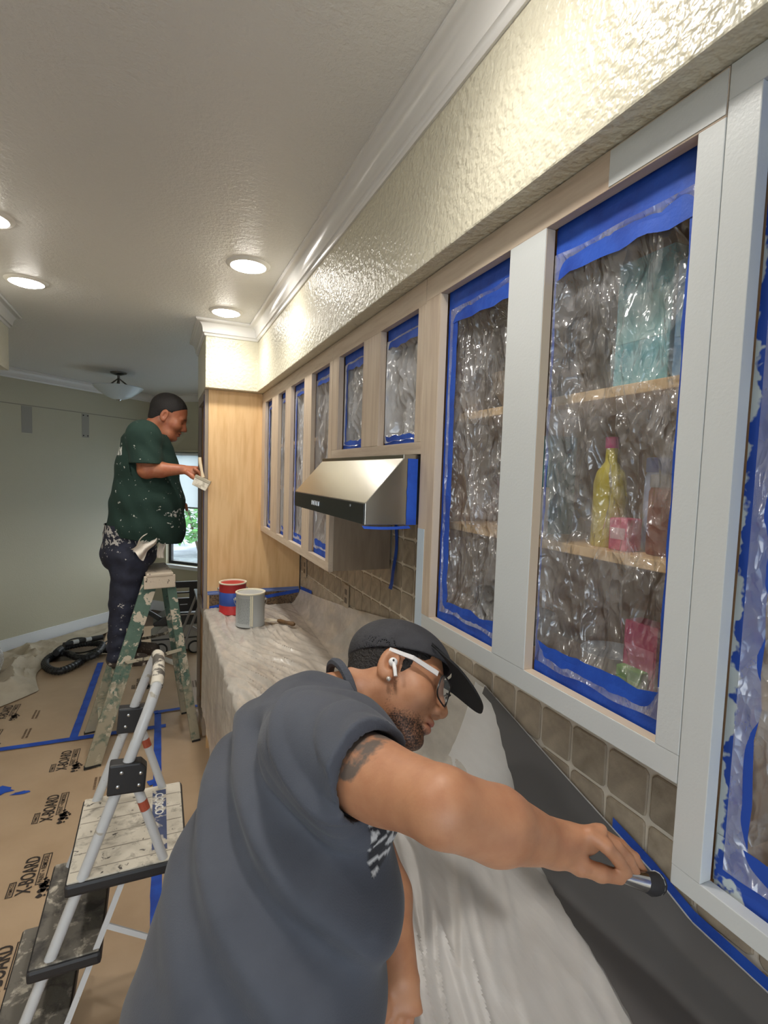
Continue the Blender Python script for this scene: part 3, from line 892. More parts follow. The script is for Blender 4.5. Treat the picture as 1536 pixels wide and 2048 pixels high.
tag(obj('splashback_strip', G().box(0.30, XW - 0.014, YP - 0.022, YP - 0.001, 0.936, 1.036), M('speckled_granite', (120, 98, 74), 0.35, var=((64, 52, 44), 120.0, 0.45, 0.6)), bevel=0.002), 'brown speckled granite strip at the foot of the pantry panel', 'splashback')
tag(obj('masking_tape', G().box(0.288, XW - 0.016, YP - 0.0235, YP - 0.0222, 1.028, 1.0362).box(0.288, XW - 0.016, YP - 0.0235, YP - 0.001, 1.0362, 1.0372).box(0.288, XW - 0.016, YP - 0.0025, YP - 0.0005, 1.0372, 1.048), M('faded_tape', (110, 128, 178), 0.6)), 'faded blue tape along the top of the granite strip', 'tape')
tag(obj('masking_tape', G().add([(0.30, YP - 0.0245, 0.955), (0.30, YP - 0.0245, 0.938), (XW - 0.02, YP - 0.0245, 1.012), (XW - 0.02, YP - 0.0245, 1.036)], [(0, 1, 2, 3)]), mTape), 'blue tape slanting across the granite strip', 'tape')


# ================================================================ floor protection
def paper(label, x0, x1, y0, y1, z, seed):
    nx = max(4, int((x1 - x0) / 0.06)); ny = max(4, int((y1 - y0) / 0.06))

    def fn(a, b):
        x = x0 + (x1 - x0) * a; y = y0 + (y1 - y0) * b
        return (x, y, z + 0.0016 * (noise.noise(Vector((x * 3, y * 3, seed))) + 0.6))
    return tag(obj('floor_paper', G().grid(fn, nx, ny), mPaper, smooth=True), label, 'floor paper')


pA = paper('brown printed floor paper around the white step stool', -2.58, -0.01, -0.6, 3.90, 0.0005, 1)
pB = paper('narrow brown floor paper along the base cabinets', -0.03, 0.375, -0.6, 4.12, 0.0035, 2)
pC = paper('brown printed floor paper beside the canvas drop cloth', -2.45, -0.50, 3.86, 4.80, 0.0035, 3)
pC2 = paper('brown floor paper running under the black hose', -1.75, -0.50, 4.78, 5.52, 0.0008, 3)
pD = paper('brown printed floor paper behind the green ladder', -0.52, 0.02, 3.86, 6.45, 0.0055, 4)
pE = paper('brown floor paper under the vacuum near the window', 0.0, 2.2, 4.09, 4.9, 0.0072, 5)
pE2 = paper('brown floor paper below the dining window', 0.0, 1.4, 4.88, 5.65, 0.0072, 6)


def floor_tape(label, x0, y0, x1, y1, w, z, seed=0):
    d = np.array([x1 - x0, y1 - y0]); Ld = np.linalg.norm(d); d /= Ld; n = np.array([-d[1], d[0]])
    k = max(6, int(Ld / 0.05))

    def fn(a, b):
        e = 0.003 * noise.noise(Vector((a * Ld * 12, b, seed)))
        p = np.array([x0, y0]) + d * Ld * a + n * (w * (b - 0.5) + e)
        return (p[0], p[1], z + 0.001 * noise.noise(Vector((p[0] * 5, p[1] * 5, seed))))
    return tag(obj('floor_tape', G().grid(fn, k, 2), mTape), label, 'tape')


floor_tape('blue tape seam crossing the floor paper behind the step stool', -2.3, 3.905, 0.05, 3.875, 0.05, 0.0085, 1)
floor_tape('long blue tape seam between floor papers beside the step stool', -0.012, 0.6, -0.002, 4.15, 0.045, 0.0072, 2)
floor_tape('blue tape seam running from the green ladder towards the dining wall', -0.52, 3.9, -0.49, 5.35, 0.05, 0.0105, 3)
floor_tape('short blue tape seam beside the rear ladder leg', -0.03, 4.11, 0.34, 4.13, 0.04, 0.0112, 4)
floor_tape('blue tape tab stuck on the floor paper by the long seam', -0.045, 3.2, -0.03, 3.15, 0.035, 0.0085, 5)
floor_tape('blue tape along the foot of the patched dining wall baseboard', -1.75, 5.615, -0.42, 6.945, 0.05, 0.004, 6)
tp = onz(4, 1582, 0.004); tp2 = onz(32, 1590, 0.004)
for k, (dx, dy, rx, ry, lab) in enumerate(((-0.02, 0.0, 0.085, 0.05, 'larger torn scrap of blue tape lying on the floor paper'), (0.10, -0.055, 0.055, 0.014, 'thin torn scrap of blue tape lying on the floor paper'))):
    rnd = random.Random(k + 3); n = 14
    vs = [(tp[0] + dx + rx * math.cos(i / n * 6.283) * rnd.uniform(.55, 1.15), tp[1] + dy + ry * math.sin(i / n * 6.283) * rnd.uniform(.6, 1.2), 0.0045) for i in range(n)]
    vs += [(x, y, z + 0.002) for x, y, z in vs]
    fs = [tuple(range(n, 2 * n))] + [(i, (i + 1) % n, n + (i + 1) % n, n + i) for i in range(n)]
    tag(obj('tape_scrap', G().add(vs, fs), mTape), lab, 'tape')


# printed logos on the paper: flat lettering, part of the sheet it is printed on
def text_mesh(s, size, sx=1.0, bold=0.0):
    cu = bpy.data.curves.new('lettering', 'FONT')
    cu.body = s; cu.size = size; cu.align_x = 'LEFT'; cu.offset = bold; cu.resolution_u = 3
    o = bpy.data.objects.new('lettering', cu); COL.objects.link(o)
    dg = bpy.context.evaluated_depsgraph_get()
    me = o.evaluated_get(dg).to_mesh()
    vs = [(v.co.x * sx, v.co.y) for v in me.vertices]; fs = [tuple(p.vertices) for p in me.polygons]
    o.evaluated_get(dg).to_mesh_clear()
    bpy.data.objects.remove(o); bpy.data.curves.remove(cu)
    x0 = min(v[0] for v in vs); x1 = max(v[0] for v in vs)
    return [(v[0] - x0, v[1]) for v in vs], fs, x1 - x0


def fit_text(s, length, height, bold=0.0):
    vs, fs, w = text_mesh(s, 1.0, 1.0, bold)
    y0 = min(v[1] for v in vs); y1 = max(v[1] for v in vs)
    return [(v[0] / w * length, (v[1] - y0) / (y1 - y0) * height) for v in vs], fs


T_X = fit_text('X-BOARD', 0.235, 0.058, 0.012)
T_P = fit_text('PAINT + REMODEL', 0.178, 0.020, 0.014)
T_T = fit_text('TRIMACO', 0.075, 0.014, 0.014)


def frame_rect(x0, x1, y0, y1, t):
    return [(x0, y0), (x1, y0), (x1, y1), (x0, y1), (x0 + t, y0 + t), (x1 - t, y0 + t), (x1 - t, y1 - t), (x0 + t, y1 - t)], \
        [(0, 1, 5, 4), (1, 2, 6, 5), (2, 3, 7, 6), (3, 0, 4, 7)]


def logo_geo():
    g = G()

    def put(vs, fs, ox, oy): g.add([(v[0] + ox, v[1] + oy, 0) for v in vs], fs)
    put(*T_X, 0.0, 0.0)
    put(*T_P, 0.052, -0.035)
    vs, fs = frame_rect(0.040, 0.238, -0.046, -0.008, 0.004); put(vs, fs, 0, 0)
    put(*T_T, 0.006, 0.072)
    vs, fs = frame_rect(0.0, 0.088, 0.065, 0.092, 0.004); put(vs, fs, 0, 0)
    rnd = random.Random(5)
    for k in range(46):                     # paint splash under the lettering
        a = rnd.uniform(3.4, 6.0); q = abs(rnd.gauss(0, 0.030)); cx = 0.030 + rnd.gauss(0, 0.018); cy = -0.034
        px, py = cx + q * math.cos(a), cy + q * math.sin(a)
        s_ = rnd.uniform(0.002, 0.010) * (1.25 - q * 10 if q < 0.1 else 0.3)
        s_ = max(s_, 0.0012); n = 7
        g.add([(px + s_ * math.cos(i / n * 6.283) * rnd.uniform(.6, 1.5), py + s_ * math.sin(i / n * 6.283) * rnd.uniform(.6, 1.5), 0) for i in range(n)], [tuple(range(n))])
    return g


LOGO = logo_geo()


def print_logo(sheet, x, y, z, sc=1.0):
    """lettering runs away from the work area, its upper side towards the walkway wall"""
    g = G(); g.v = [(x - v[1] * sc, y + v[0] * sc, z) for v in LOGO.v]; g.f = list(LOGO.f)
    obj('printed_lettering', g, mInk, sheet)


def print_bars(sheet, x, y, z):
    g = G()
    rnd = random.Random(int(abs(x * 100 + y * 10)))
    for row in range(2):
        u = 0.0
        while u < 0.13:
            w = rnd.uniform(0.006, 0.016)
            g.add([(x - row * 0.022, y + u, z), (x - row * 0.022, y + u + w, z), (x - row * 0.022 - 0.013, y + u + w, z), (x - row * 0.022 - 0.013, y + u, z)], [(0, 1, 2, 3)])
            u += w + 0.005
    obj('printed_marks', g, M('faint_ink', (128, 104, 82), 0.7), sheet)


for (x, y) in ((-0.505, 3.50), (-0.500, 3.005), (-0.500, 2.505), (-0.500, 2.01), (-0.50, 1.50)):
    print_logo(pA, x, y, 0.0042)
    print_bars(pA, x + 0.20, y - 0.28, 0.0042)
for (x, y) in ((-1.00, 4.36), (-1.02, 3.95)):
    print_logo(pC, x, y, 0.0068)
for (x, y) in ((-0.80, 4.75), (-0.80, 4.30), (-0.80, 4.0)):
    if y < 4.7: print_bars(pC, x, y, 0.0068)
for (x, y) in ((-0.115, 4.62), (-0.14, 4.10)):
    print_logo(pD, x, y, 0.0088, 0.95)
print_bars(pE, 0.30, 4.5, 0.0105)

# ---------------------------------------------------------------- canvas drop cloth along the dining wall
mCanvas = M('canvas', (196, 184, 162), 0.85, var=((170, 158, 138), 5.0, 0.4, 0.7), bump=(300, 0.15, 2.0, 0.002))
WPT = [(1.0, 1.2), (2.45, 1.18), (2.78, 1.15), (2.95, 0.95), (3.2, 0.62), (3.6, 0.45), (4.1, 0.34), (4.6, 0.12)]


def lerp_tab(tab, s):
    if s <= tab[0][0]: return tab[0][1]
    for (a, b), (c, d) in zip(tab, tab[1:]):
        if s <= c: return b + (d - b) * (s - a) / (c - a)
    return tab[-1][1]


def cloth(a, b):
    s = 1.35 + a * 3.2
    w = lerp_tab(WPT, s + 0.06 * math.sin(s * 9))
    d = 0.035 + b * (w - 0.035)
    # wall line y = x + 7.322 ; s = (x + y) / sqrt2
    x = s * S2 - 7.322 / 2 + d * S2; y = s * S2 + 7.322 / 2 - d * S2
    f = min(1, a * 12, (1 - a) * 12) * min(1, b * 6, (1 - b) * 7)
    bunch = 1.0 if s < 3.0 else max(0.25, 1 - (s - 3.0))
    n1 = noise.noise(Vector((x * 3.2, y * 3.2, 1.3))); n2 = noise.noise(Vector((x * 7, y * 7, 5.1)))
    h = 0.010 + f * bunch * (0.075 * (1 - 2 * abs(n1)) ** 2 * (1 if n1 > -0.3 else 0.4) + 0.045 * (1 - 2.2 * abs(n2)))
    return (x, y, max(0.009, h + 0.004))


tag(obj('drop_cloth', G().grid(cloth, 120, 60), mCanvas, smooth=True), 'crumpled beige canvas drop cloth along the dining wall', 'drop cloth')

# mound of clear plastic at the wall
mFilmWhite = film_mat('bunched_film', a0=0.15, a1=0.5, sc=4.0, rough=0.25, fine=9.0, fs=0.5)


def mound(a, b):
    q = a * 6.283; t = b
    cx, cy = -1.66, 5.02
    rr = 0.50 * math.cos(t * math.pi / 2) ** 0.6 * (1 + 0.22 * noise.noise(Vector((math.cos(q) * 2, math.sin(q) * 2, t * 3))))
    z = 0.075 + 0.62 * math.sin(t * math.pi / 2) * (1 + 0.12 * noise.noise(Vector((math.cos(q) * 3, math.sin(q) * 3, 4))))
    return (cx + rr * math.cos(q) * 0.9, cy + rr * math.sin(q) * 0.72, z)


tag(obj('plastic_sheet', G().grid(mound, 48, 24), mFilmWhite, smooth=True), 'bunched clear plastic heaped on the drop cloth by the dining wall', 'plastic sheet')

# ================================================================ plastic over the worktop
ZT = [(-0.5, 0.99), (0.0, 1.0), (0.584, 1.042), (0.67, 1.074), (0.812, 1.108), (0.976, 1.148), (1.25, 1.219), (1.6, 1.235), (1.911, 1.235), (2.456, 1.151), (3.0, 1.08), (3.47, 1.03)]
mSheetFar = film_mat('counter_film', col=(240, 234, 224), a0=0.55, a1=0.88, sc=4.0, rough=0.24, stretch=(1.6, 0.6, 1), fine=11.0, fs=0.55, gloss=0.35, haze=0.2)
mSheetNear = film_mat('milky_counter_film', col=(248, 247, 245), a0=0.84, a1=0.97, sc=4.0, rough=0.42, stretch=(2.2, 0.5, 1), fine=8.0, fs=0.2, gloss=0.1, haze=0.2)


def counter_sheet(y0, y1, lift, seed, drop, fa, dirx, diry, sharp=1.0, edge_slant=0.0):
    segs = []

    def fn(a, b):
        y = y0 + (y1 - y0) * a
        zt = lerp_tab(ZT, y)
        toe = 0.86 - (zt - 0.96) * 0.42
        # profile: wall -> toe -> worktop edge -> hanging down
        if b < 0.22:
            t = b / 0.22
            x = 0.8885 + (toe - 0.8885) * t ** 1.15; z = zt + (0.938 - zt) * (1 - (1 - t) ** 1.6)
        elif b < 0.80:
            t = (b - 0.22) / 0.58
            x = toe + (0.281 - toe) * t; z = 0.938
        elif b < 0.84:
            t = (b - 0.80) / 0.04
            x = 0.281 - 0.010 * math.sin(t * 1.57); z = 0.938 - 0.012 * (1 - math.cos(t * 1.57))
        else:
            t = (b - 0.84) / 0.16
            x = 0.271 - 0.010 * t; z = 0.926 - drop * t
        # creases
        c = x * dirx + y * diry
        w = 0.35 * noise.noise(Vector((x * 2.3, y * 1.7, seed)))
        n1 = noise.noise(Vector((c * 9 + w * 6, (x * diry - y * dirx) * 1.1, seed + 2)))
        n2 = noise.noise(Vector((c * 23 + w * 9, (x * diry - y * dirx) * 2.4, seed + 5)))
        n3 = noise.noise(Vector((x * 16, y * 16, seed + 8)))
        fade = 0.3 + 0.7 * min(1.0, max(0.0, (0.80 - x) / 0.25))
        h = fa * fade * (max(0.0, 1 - 4.5 * abs(n1)) + 0.7 * max(0.0, 1 - 4.5 * abs(n2)) + 0.25 * max(0, n3)) + lift
        if b < 0.22:
            t = b / 0.22; k = min(1, t * 4)
            x -= h * 0.8 * k + 0.001; z += h * 0.4 * k
        else:
            wv = min(1.0, max(0.0, (b - 0.72) / 0.13)); wv = wv * wv * (3 - 2 * wv)
            z += (h + 0.0012) * (1 - wv); x -= (h * 0.7 + 0.001) * wv
        return (x, y, z)
    return fn


tag(obj('plastic_sheet', G().grid(counter_sheet(1.16, YP - 0.028, 0.0008, 3.0, 0.62, 0.012, 0.97, 0.22), 190, 110), mSheetFar, smooth=True),
    'creased clear plastic sheet over the worktop under the paint cans', 'plastic sheet')
tag(obj('plastic_sheet', G().grid(counter_sheet(-0.44, 1.30, 0.0045, 9.0, 0.52, 0.010, 0.97, -0.24), 250, 250), mSheetNear, smooth=True),
    'milky plastic sheet over the worktop below the half painted cabinet', 'plastic sheet')
# dark grey sheet whose colour stands in for the shade under the cabinets
mGreySheet = M('grey_shade_sheet', (98, 97, 97), 0.45, spec=0.4, bump=(3, 0.2, 2.0, 0.02))
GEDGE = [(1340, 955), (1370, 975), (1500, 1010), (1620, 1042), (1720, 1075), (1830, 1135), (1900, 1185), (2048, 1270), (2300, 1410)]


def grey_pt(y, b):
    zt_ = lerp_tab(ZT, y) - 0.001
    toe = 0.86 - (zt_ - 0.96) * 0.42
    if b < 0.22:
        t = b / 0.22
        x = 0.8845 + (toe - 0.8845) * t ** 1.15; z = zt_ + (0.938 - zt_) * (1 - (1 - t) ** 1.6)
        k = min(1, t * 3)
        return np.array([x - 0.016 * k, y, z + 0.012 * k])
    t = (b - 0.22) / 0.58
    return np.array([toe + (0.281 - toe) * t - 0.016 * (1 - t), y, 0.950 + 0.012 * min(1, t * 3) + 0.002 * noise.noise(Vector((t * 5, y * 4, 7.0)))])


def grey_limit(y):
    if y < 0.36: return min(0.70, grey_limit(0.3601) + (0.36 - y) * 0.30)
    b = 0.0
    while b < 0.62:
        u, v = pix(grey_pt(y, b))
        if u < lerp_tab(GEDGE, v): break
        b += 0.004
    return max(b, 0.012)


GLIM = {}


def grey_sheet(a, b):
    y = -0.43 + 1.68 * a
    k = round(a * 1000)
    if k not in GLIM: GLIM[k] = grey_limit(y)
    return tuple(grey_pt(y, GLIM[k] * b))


gs_ = tag(obj('shade_sheet', G().grid(grey_sheet, 110, 40), mGreySheet, smooth=True), 'smooth dark grey sheet standing in for shade between the tiles and the milky plastic', 'shade sheet')
for px, py in ((1364, 1872), (1376, 1872), (1393, 1919), (1370, 1945)):
    q = onz(px, py, 0.964)
    obj('paint_drop', G().ball((q[0], q[1], 0.9645), (0.0035, 0.0035, 0.003), 8, 6), mWhite, gs_)
tag(obj('masking_tape', G().grid(lambda a, b: (0.8875, 0.35 + 0.42 * a, lerp_tab(ZT, 0.35 + 0.42 * a) - 0.004 + 0.026 * b), 20, 2), mTape), 'blue tape holding the milky sheet to the tiles', 'tape')
tag(obj('masking_tape', G().grid(lambda a, b: (0.8875, 3.15 + 0.28 * a, lerp_tab(ZT, 3.15 + 0.28 * a) - 0.004 + 0.026 * b), 12, 2), mTape), 'blue tape holding the clear sheet to the tiles by the pantry', 'tape')
tag(obj('masking_tape', G().grid(lambda a, b: (0.632 + 0.03 * b, -0.40 + 0.835 * a, 1.3045 - 0.004 * b + .001 * math.sin(a * 30)), 30, 2), mTape), 'blue tape under the bottom edge of the low white cabinet', 'tape')

# ================================================================ paint cans, putty knife
mTin = M('tin_metal', (190, 190, 188), 0.3, metal=1.0)
mCream = M('cream_paint', (236, 230, 208), 0.35)
mLabelGrey = M('grey_can_label', (176, 180, 180), 0.5)
mLabelDark = M('grey_label_print', (142, 148, 148), 0.5)


def paint_can(x, y, z, label, group=None, kind=0):
    r = thing('paint_can', label, 'paint can', (x, y, z), group)
    body = [(0.080, 0.0), (0.083, 0.002), (0.083, 0.006), (0.0805, 0.009), (0.0805, 0.183), (0.083, 0.186)]
    obj('can_body', G().lathe(body, (x, y, z), 40), mLabelGrey if kind == 0 else M('red_can_label', (184, 46, 48), 0.45), r, smooth=True)
    rim = [(0.083, 0.186), (0.0845, 0.189), (0.084, 0.193), (0.080, 0.194), (0.074, 0.193), (0.072, 0.189), (0.072, 0.180)]
    obj('rim', G().lathe(rim, (x, y, z), 40, caps=False), mCream, r, smooth=True)
    obj('paint', G().lathe([(0.0715, 0.176), (0.0715, 0.178), (0.03, 0.1785), (0.002, 0.1785)], (x, y, z), 32, caps=False), mCream, r, smooth=True)
    d = np.array([0.8, -0.6]); e = np.array([0.6, 0.8])
    ear = []
    for s_ in (-1, 1):
        c = np.array([x, y]) + e * 0
        px, py = x + s_ * 0.083 * 0.98, y + s_ * 0.083 * (-0.2)
        ear.append((px, py))
        obj('ear', G().ball((px, py, z + 0.150), (0.008, 0.008, 0.010), 10, 6), mTin, r, smooth=True)
    pts = []
    for k in range(15):
        t = k / 14 * math.pi
        fx = x + math.cos(math.pi - t) * 0.092 * 0.98; fy = y + math.cos(math.pi - t) * 0.092 * -0.2
        pts.append((fx + 0.2 * 0.087 * math.sin(t) * 1.0, fy + 0.98 * 0.088 * math.sin(t), z + 0.150 - 0.105 * math.sin(t)))
    obj('bail', G().tube(pts, 0.0018, 6), mTin, r, smooth=True)
    if kind == 1:
        obj('label_band', G().lathe([(0.0806, 0.055), (0.0812, 0.056), (0.0812, 0.135), (0.0806, 0.136)], (x, y, z), 40, caps=False), M('blue_can_band', (52, 84, 168), 0.45), r, smooth=True)
    if kind == 0:
        # lines of small print and the seam on the label (left unreadable)
        g = G()
        rnd = random.Random(2)
        for row in range(17):
            zz = z + 0.160 - row * 0.0085
            a0 = -2.75
            while a0 < -1.80:
                w = rnd.uniform(0.05, 0.22)
                n = max(1, int(w / 0.06))
                for q in range(n):
                    a1, a2 = a0 + w * q / n, a0 + w * (q + 1) / n
                    g.add([(x + .0811 * math.cos(t), y + .0811 * math.sin(t), zz + dz) for t, dz in ((a1, 0), (a2, 0), (a2, 0.004), (a1, 0.004))], [(0, 1, 2, 3)])
                a0 += w + 0.03
        obj('label_print', g, mLabelDark, r)
        g = G().tube([(x + .082 * math.cos(-1.72), y + .082 * math.sin(-1.72), z + .01), (x + .082 * math.cos(-1.72), y + .082 * math.sin(-1.72), z + .183)], 0.003, 6)
        g.tube([(x + .081 * math.cos(-1.60), y + .081 * math.sin(-1.60), z + .01), (x + .081 * math.cos(-1.60), y + .081 * math.sin(-1.60), z + .183)], 0.005, 6)
        obj('drip', g, mCream, r)
    return r


ZSH = 0.9415
paint_can(0.486, 3.005, ZSH + 0.004, 'open grey labelled paint can full of cream paint')
paint_can(0.425, 3.300, ZSH + 0.004, 'open red and blue paint can behind the grey one', kind=1)
mWoodH = M('worn_wood_handle', (112, 84, 54), 0.6, var=((80, 58, 38), 20, 0.4, 0.65))
kx = onz(556, 1241, 0.965); ke = onz(589, 1249, 0.965); kb = onz(531, 1240, 0.965)
r = thing('putty_knife', 'putty knife with paint coated blade and worn wooden handle by the grey can', 'putty knife', tuple(kx[:2]) + (0.955,))
obj('handle', G().tube([kx + (ke - kx) * t for t in (0, .12, .5, .9, 1.0)], [0.009, 0.012, 0.010, 0.014, 0.008], 10), mWoodH, r, smooth=True)
bd = kx - kb; bd /= np.linalg.norm(bd); bn = np.array([-bd[1], bd[0], 0])
pl = [kx + bd * .01 + bn * .006, kx - bd * .03 + bn * .018, kb + bd * .02 + bn * .036, kb + bn * .030, kb - bn * .030, kb + bd * .02 - bn * .036, kx - bd * .03 - bn * .018, kx + bd * .01 - bn * .006]
obj('blade', G().add([tuple(p) for p in pl] + [tuple(p + np.array([0, 0, .002])) for p in pl], [tuple(range(8))[::-1], tuple(range(8, 16))] + [(i, (i + 1) % 8, 8 + (i + 1) % 8, 8 + i) for i in range(8)]), M('painted_blade', (226, 220, 202), 0.4), r)

# ================================================================ green stepladder
mLadder = M('ladder_green', (94, 120, 106), 0.65, var=((74, 100, 88), 9.0, 0.4, 0.7), splat=((206, 196, 176), 15.0, 0.555, 0.58),
            splat2=((60, 60, 54), 40.0, 0.66, 0.7), attr=[('wear', (164, 156, 134), 22.0, 0.78, 1.02)], bump=(60, 0.2, 3))
mLadderCap = M('ladder_cap_paint', (206, 192, 172), 0.6, splat=((60, 48, 40), 22.0, 0.6, 0.63), bump=(50, 0.4, 3))
ax_d = np.array([0.983, 0.184, 0.0])             # depth axis of the ladder
ax_w = np.array([-0.110, 0.994, 0.0])            # width axis, away from the work area
NF = np.array([-0.366, 3.470, 0.008]); NR = np.array([0.232, 3.588, 0.008])
FF = NF + ax_w * 0.47; FR = NR + ax_w * 0.45
topc = np.array([-0.012, 3.755, 1.150])
r = thing('stepladder', 'paint spattered green wooden stepladder the second painter stands on', 'stepladder', (-0.07, 3.76, 0))


def ladder_rail(p0, p1, w, t, name='rail'):
    o = obj(name, G().beam(p0, p1, w, t, ax_d), mLadder, r, bevel=0.003)
    return vattr(o, 'wear', lambda c: max(0.0, 0.62 - c.z * 0.75))


tn = topc - ax_w * 0.165; tf = topc + ax_w * 0.165
dn = np.array([0, 0, -0.03])
ladder_rail(NF, tn - ax_d * 0.050 + dn, 0.088, 0.024, 'front_rail')
ladder_rail(FF, tf - ax_d * 0.050 + dn, 0.088, 0.024, 'front_rail')
ladder_rail(NR, tn + ax_d * 0.062 + dn, 0.055, 0.024, 'rear_leg')
ladder_rail(FR, tf + ax_d * 0.062 + dn, 0.055, 0.024, 'rear_leg')
o = obj('top_cap', G().obox(topc + np.array([0, 0, 0.0]), ax_d, ax_w, (0, 0, 1), 0.080, 0.200, 0.011)
        .obox(topc - ax_w * 0.188 + np.array([0, 0, -0.045]), ax_d, ax_w, (0, 0, 1), 0.094, 0.009, 0.042)
        .obox(topc + ax_w * 0.188 + np.array([0, 0, -0.045]), ax_d, ax_w, (0, 0, 1), 0.094, 0.009, 0.042), mLadderCap, r, bevel=0.006)
STEPZ = 0.535
for z in (0.265, STEPZ, 0.805):
    f = z / 1.12
    a = NF + (tn - ax_d * 0.050 + dn - NF) * f; b = FF + (tf - ax_d * 0.050 + dn - FF) * f
    o = obj('step', G().beam(a + np.array([0, 0, -0.011]), b + np.array([0, 0, -0.011]), 0.092, 0.022, ax_d), mLadder, r, bevel=0.003)
    vattr(o, 'wear', lambda c: 0.5)
for z in (0.30, 0.62, 0.92):
    f = z / 1.12
    a = NR + (tn + ax_d * 0.062 + dn - NR) * f; b = FR + (tf + ax_d * 0.062 + dn - FR) * f
    obj('rear_rung', G().tube([a, b], 0.010, 8), mLadder, r, smooth=True)
for q, (F_, R_, t_) in enumerate(((NF, NR, tn), (FF, FR, tf))):
    a = F_ + (t_ - ax_d * 0.05 - F_) * 0.535; b = R_ + (t_ + ax_d * 0.062 - R_) * 0.56
    off = ax_w * (-0.019 if q == 0 else 0.019)
    mid = (a + b) / 2 + np.array([0, 0, -0.008])
    obj('spreader', G().beam(a + off, mid + off, 0.006, 0.020, ax_w).beam(mid + off, b + off, 0.006, 0.020, ax_w), M('painted_spreader', (186, 178, 156), 0.5, splat=((90, 84, 72), 26, 0.5, 0.56)), r)
mRubber = M('black_rubber', (30, 30, 30), 0.7)
for p in (NF, FF, NR, FR):
    obj('foot', G().obox(np.array([p[0], p[1], 0.0135]), ax_d, ax_w, (0, 0, 1), 0.046 if p is NF or p is FF else 0.026, 0.014, 0.006), mRubber, r)

# ================================================================ white folding step stool
mTubeW = M('white_enamel_tube', (206, 208, 210), 0.3, splat=((176, 170, 158), 30.0, 0.63, 0.68))
mTread = M('paint_caked_tread', (206, 199, 184), 0.7, splat=((150, 144, 132), 16.0, 0.52, 0.66), splat2=((84, 80, 74), 34.0, 0.61, 0.66), bump=(60, 0.4, 3))
mTread2 = M('worn_grey_tread', (112, 107, 98), 0.7, splat=((196, 188, 172), 20.0, 0.56, 0.68), splat2=((66, 63, 60), 12.0, 0.50, 0.66), stretch=(1, 1, 1), bump=(60, 0.4, 3))
mBlackP = M('black_plastic', (36, 36, 38), 0.45)
YN, YF2 = 1.625, 2.005
r = thing('step_stool', 'white tube folding step stool with paint caked treads', 'step stool', (-0.15, 1.82, 0))


def front_at(z): return -0.440 + z * 0.3705


def rear_at(z): return 0.2085 - z * 0.297


zt = 1.185
hoop = [(front_at(0.02), YN, 0.02), (front_at(0.5), YN, 0.5), (front_at(1.02), YN, 1.02), (front_at(1.13), YN + 0.012, 1.13), (front_at(1.175), YN + 0.045, 1.172), (front_at(1.19), YN + 0.10, 1.186),
        (front_at(1.19), YF2 - 0.10, 1.186), (front_at(1.175), YF2 - 0.045, 1.172), (front_at(1.13), YF2 - 0.012, 1.13), (front_at(1.02), YF2, 1.02), (front_at(0.5), YF2, 0.5), (front_at(0.02), YF2, 0.02)]
obj('front_frame', G().tube(hoop, 0.0155, 14), mTubeW, r, smooth=True)
obj('grip', G().tube([hoop[4], hoop[5], ((front_at(1.19)), 1.815, 1.187), hoop[6], hoop[7]], 0.0185, 14), M('spattered_grip', (90, 86, 80), 0.6, splat=((220, 214, 200), 16.0, 0.45, 0.5)), r, smooth=True)
for yy in (YN, YF2):
    obj('rear_leg', G().tube([(rear_at(0.93), yy + 0.0, 0.93), (rear_at(0.02), yy, 0.02)], 0.0135, 12), mTubeW, r, smooth=True)
    obj('hinge_block', G().prism([(-0.052, 0.045), (0.030, 0.040), (0.046, 0.020), (0.040, -0.050), (-0.060, -0.045)], (front_at(0.94) + 0.016, yy - 0.021, 0.935), (1, 0, 0), (0, 0, 1), (0, 0.042, 0)), mBlackP, r, bevel=0.006)
    for dx, dz in ((-0.02, 0.02), (0.03, 0.01), (-0.03, -0.02), (0.025, -0.025)):
        obj('rivet', G().lathe([(0.006, 0), (0.005, -0.003), (0.001, -0.004)], (front_at(0.94) + 0.016 + dx, yy - 0.0205, 0.935 + dz), 8, 'y'), mTin, r)
    obj('foot', G().lathe([(0.019, 0), (0.019, 0.03), (0.016, 0.034)], (front_at(0.02), yy, 0.0045), 12), mRubber, r)
    obj('foot', G().lathe([(0.019, 0), (0.019, 0.03), (0.016, 0.034)], (rear_at(0.02), yy, 0.0045), 12), mRubber, r)
    lk = -0.012 if yy == YN else 0.012
    obj('link_bar', G().beam((-0.095, yy + lk, 0.622), (-0.245, yy + lk, 0.215), 0.016, 0.005, (1, 0, 0)), mTubeW, r)
    obj('link_bar', G().beam((-0.134, yy + lk * 1.5, 0.500), (0.075, yy + lk * 1.5, 0.36), 0.016, 0.005, (0, 0, 1)), mTubeW, r)
    obj('sticker', G().tube([(rear_at(0.85), yy, 0.85), (rear_at(0.82), yy, 0.82)], 0.0140, 12, caps=False), M('red_sticker', (176, 84, 60), 0.5), r)
obj('cross_brace', G().tube([(rear_at(0.12), YN, 0.12), (rear_at(0.12), YF2, 0.12)], 0.009, 8), mTubeW, r, smooth=True)


def tread(x0, x1, y0, y1, zt_, mat, nm):
    t = obj(nm, G().box(x0, x1, y0, y1, zt_ - 0.042, zt_ - 0.004), mBlackP, r, bevel=0.010)
    obj('tread_top', G().box(x0 + 0.006, x1 - 0.006, y0 + 0.006, y1 - 0.006, zt_ - 0.006, zt_), mat, t, bevel=0.003)
    return t


